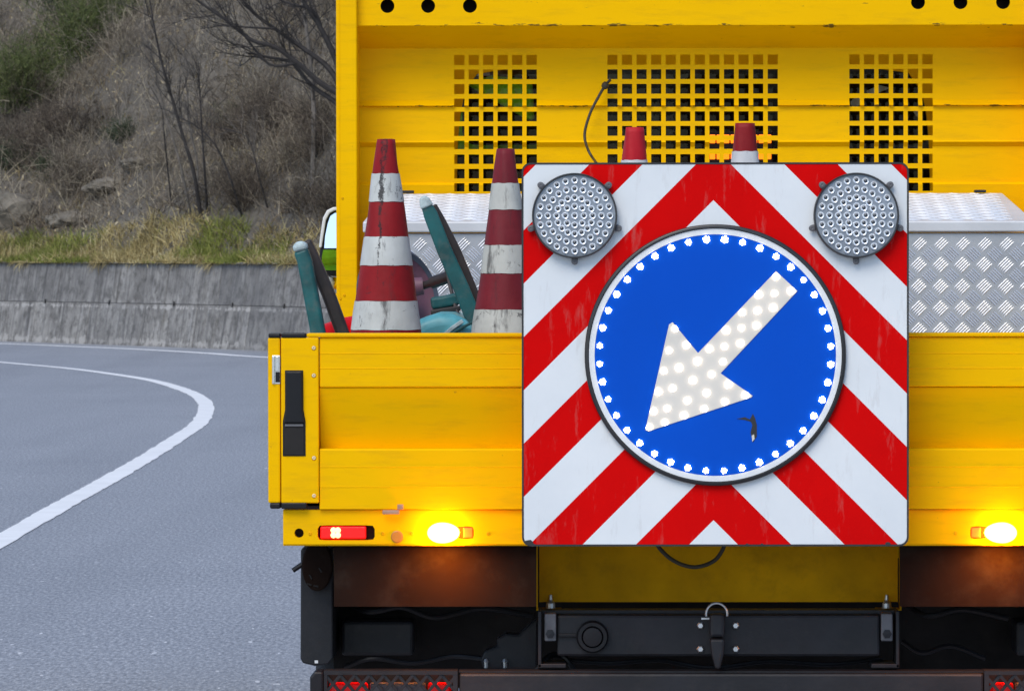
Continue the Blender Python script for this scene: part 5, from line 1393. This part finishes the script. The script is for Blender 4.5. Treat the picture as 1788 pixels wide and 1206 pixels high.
mb = MB(); mb.tube([P(722, 501, 1.12), P(739, 499, 1.12)], [0.024, 0.022], 14); mb.build('hub', M['mauve'], wh, smooth=True)
mb = MB(); mb.tube([P(779, 470, 1.04), P(786, 500, 1.03), P(795, 535, 1.0), P(803, 556, .98)], 0.0048, 6); mb.build('stay', M['dark_frame'], WB, smooth=True)

# ================================================================== INSIDE THE CAB
def skin_body(name, joints, edges, rad, mat, parent, sub=2):
    me = bpy.data.meshes.new(name); me.from_pydata([tuple(Vector(j) - ORI[parent]) for j in joints], edges, [])
    me.materials.append(mat)
    o = bpy.data.objects.new(name, me); COL.objects.link(o); o.parent = parent; ORI[o] = ORI[parent].copy()
    o.modifiers.new('skin', 'SKIN')
    for k, r_ in enumerate(rad):
        sv = me.skin_vertices[0].data[k]; sv.radius = (r_, r_ if not isinstance(r_, tuple) else r_[1]); sv.use_root = (k == 0)
    m = o.modifiers.new('sub', 'SUBSURF'); m.levels = sub; m.render_levels = sub
    for p_ in me.polygons: p_.use_smooth = True
    return o
pb = Vector((-0.58, 4.05, 1.16))
PE = thing('person', 'driver in a lime green jacket seated inside the cab behind the grille', 'person', pb)
J = [pb + Vector(d) for d in ((0, 0, 0.12), (0, .02, 0.38), (0, .04, 0.66), (0, .05, 0.80), (0, .06, 0.93), (0, .08, 1.06),
                              (-.20, .04, 0.74), (-.30, .16, 0.52), (-.16, .40, 0.52), (-.12, .48, 0.53),
                              (.20, .04, 0.74), (.28, .20, 0.54), (.14, .42, 0.53), (.10, .48, 0.53),
                              (-.10, .12, 0.10), (-.14, .50, 0.12), (-.14, .56, -.30), (-.14, .70, -.38),
                              (.10, .12, 0.10), (.14, .50, 0.12), (.14, .56, -.30), (.14, .70, -.38))]
E = [(0, 1), (1, 2), (2, 3), (3, 4), (4, 5), (2, 6), (6, 7), (7, 8), (8, 9), (2, 10), (10, 11), (11, 12), (12, 13), (0, 14), (14, 15), (15, 16), (16, 17), (0, 18), (18, 19), (19, 20), (20, 21)]
RD = [.15, .14, .15, .06, .095, .08, .07, .05, .035, .03, .07, .05, .035, .03, .09, .065, .05, .04, .09, .065, .05, .04]
skin_body('body', J, E, RD, M['skin'], PE)
JJ = [J[k] for k in (0, 1, 2, 6, 7, 8, 10, 11, 12)]
skin_body('jacket', JJ, [(0, 1), (1, 2), (2, 3), (3, 4), (4, 5), (2, 6), (6, 7), (7, 8)], [.18, .17, .175, .095, .072, .055, .095, .072, .055], M['lime'], PE)
mb = MB(); mb.sm = True; mb.lathe([(0.0, 0.13), (0.06, 0.115), (0.10, 0.06), (0.112, 0.0), (0.10, -0.05)], J[5] + Vector((0, -0.02, -0.02)), (0, -0.25, 1), 20); mb.build('hair', M['hair'], PE)
# jacket hanging from the grab rail behind the driver
jx = [(812, 146), (860, 132), (930, 140), (934, 212), (918, 208), (880, 186), (835, 160)]
HJ = MB().prism([(X(a, 3.46), Z(b_, 3.46)) for a, b_ in jx], 3.43, 3.50)
hj = HJ.build('jacket', M['lime'], None, origin=P(880, 160, 3.46), bevel=0.015, seg=3); tag(hj, 'lime green high visibility garment bundled behind the cab window', 'jacket')
for k, (pl, lb_) in enumerate([([(1484, 178), (1502, 165), (1512, 170), (1500, 185), (1488, 192)], 'crumpled white sheet of paper behind the outer grille, lower one'),
                     ([(1512, 160), (1535, 150), (1553, 155), (1530, 165), (1516, 168)], 'crumpled white sheet of paper behind the outer grille, upper one'),
                     ([(1590, 190), (1602, 192), (1604, 206), (1598, 204)], 'small torn white slip of paper behind the outer grille')]):
    mb = MB(); mb.prism([(X(a, 3.45), Z(b_, 3.45)) for a, b_ in pl], 3.44, 3.452)
    o = mb.build('paper', M['paper'], None, origin=P(pl[0][0], pl[0][1], 3.45), bevel=0.003); tag(o, lb_, 'paper', 'papers inside the cab')
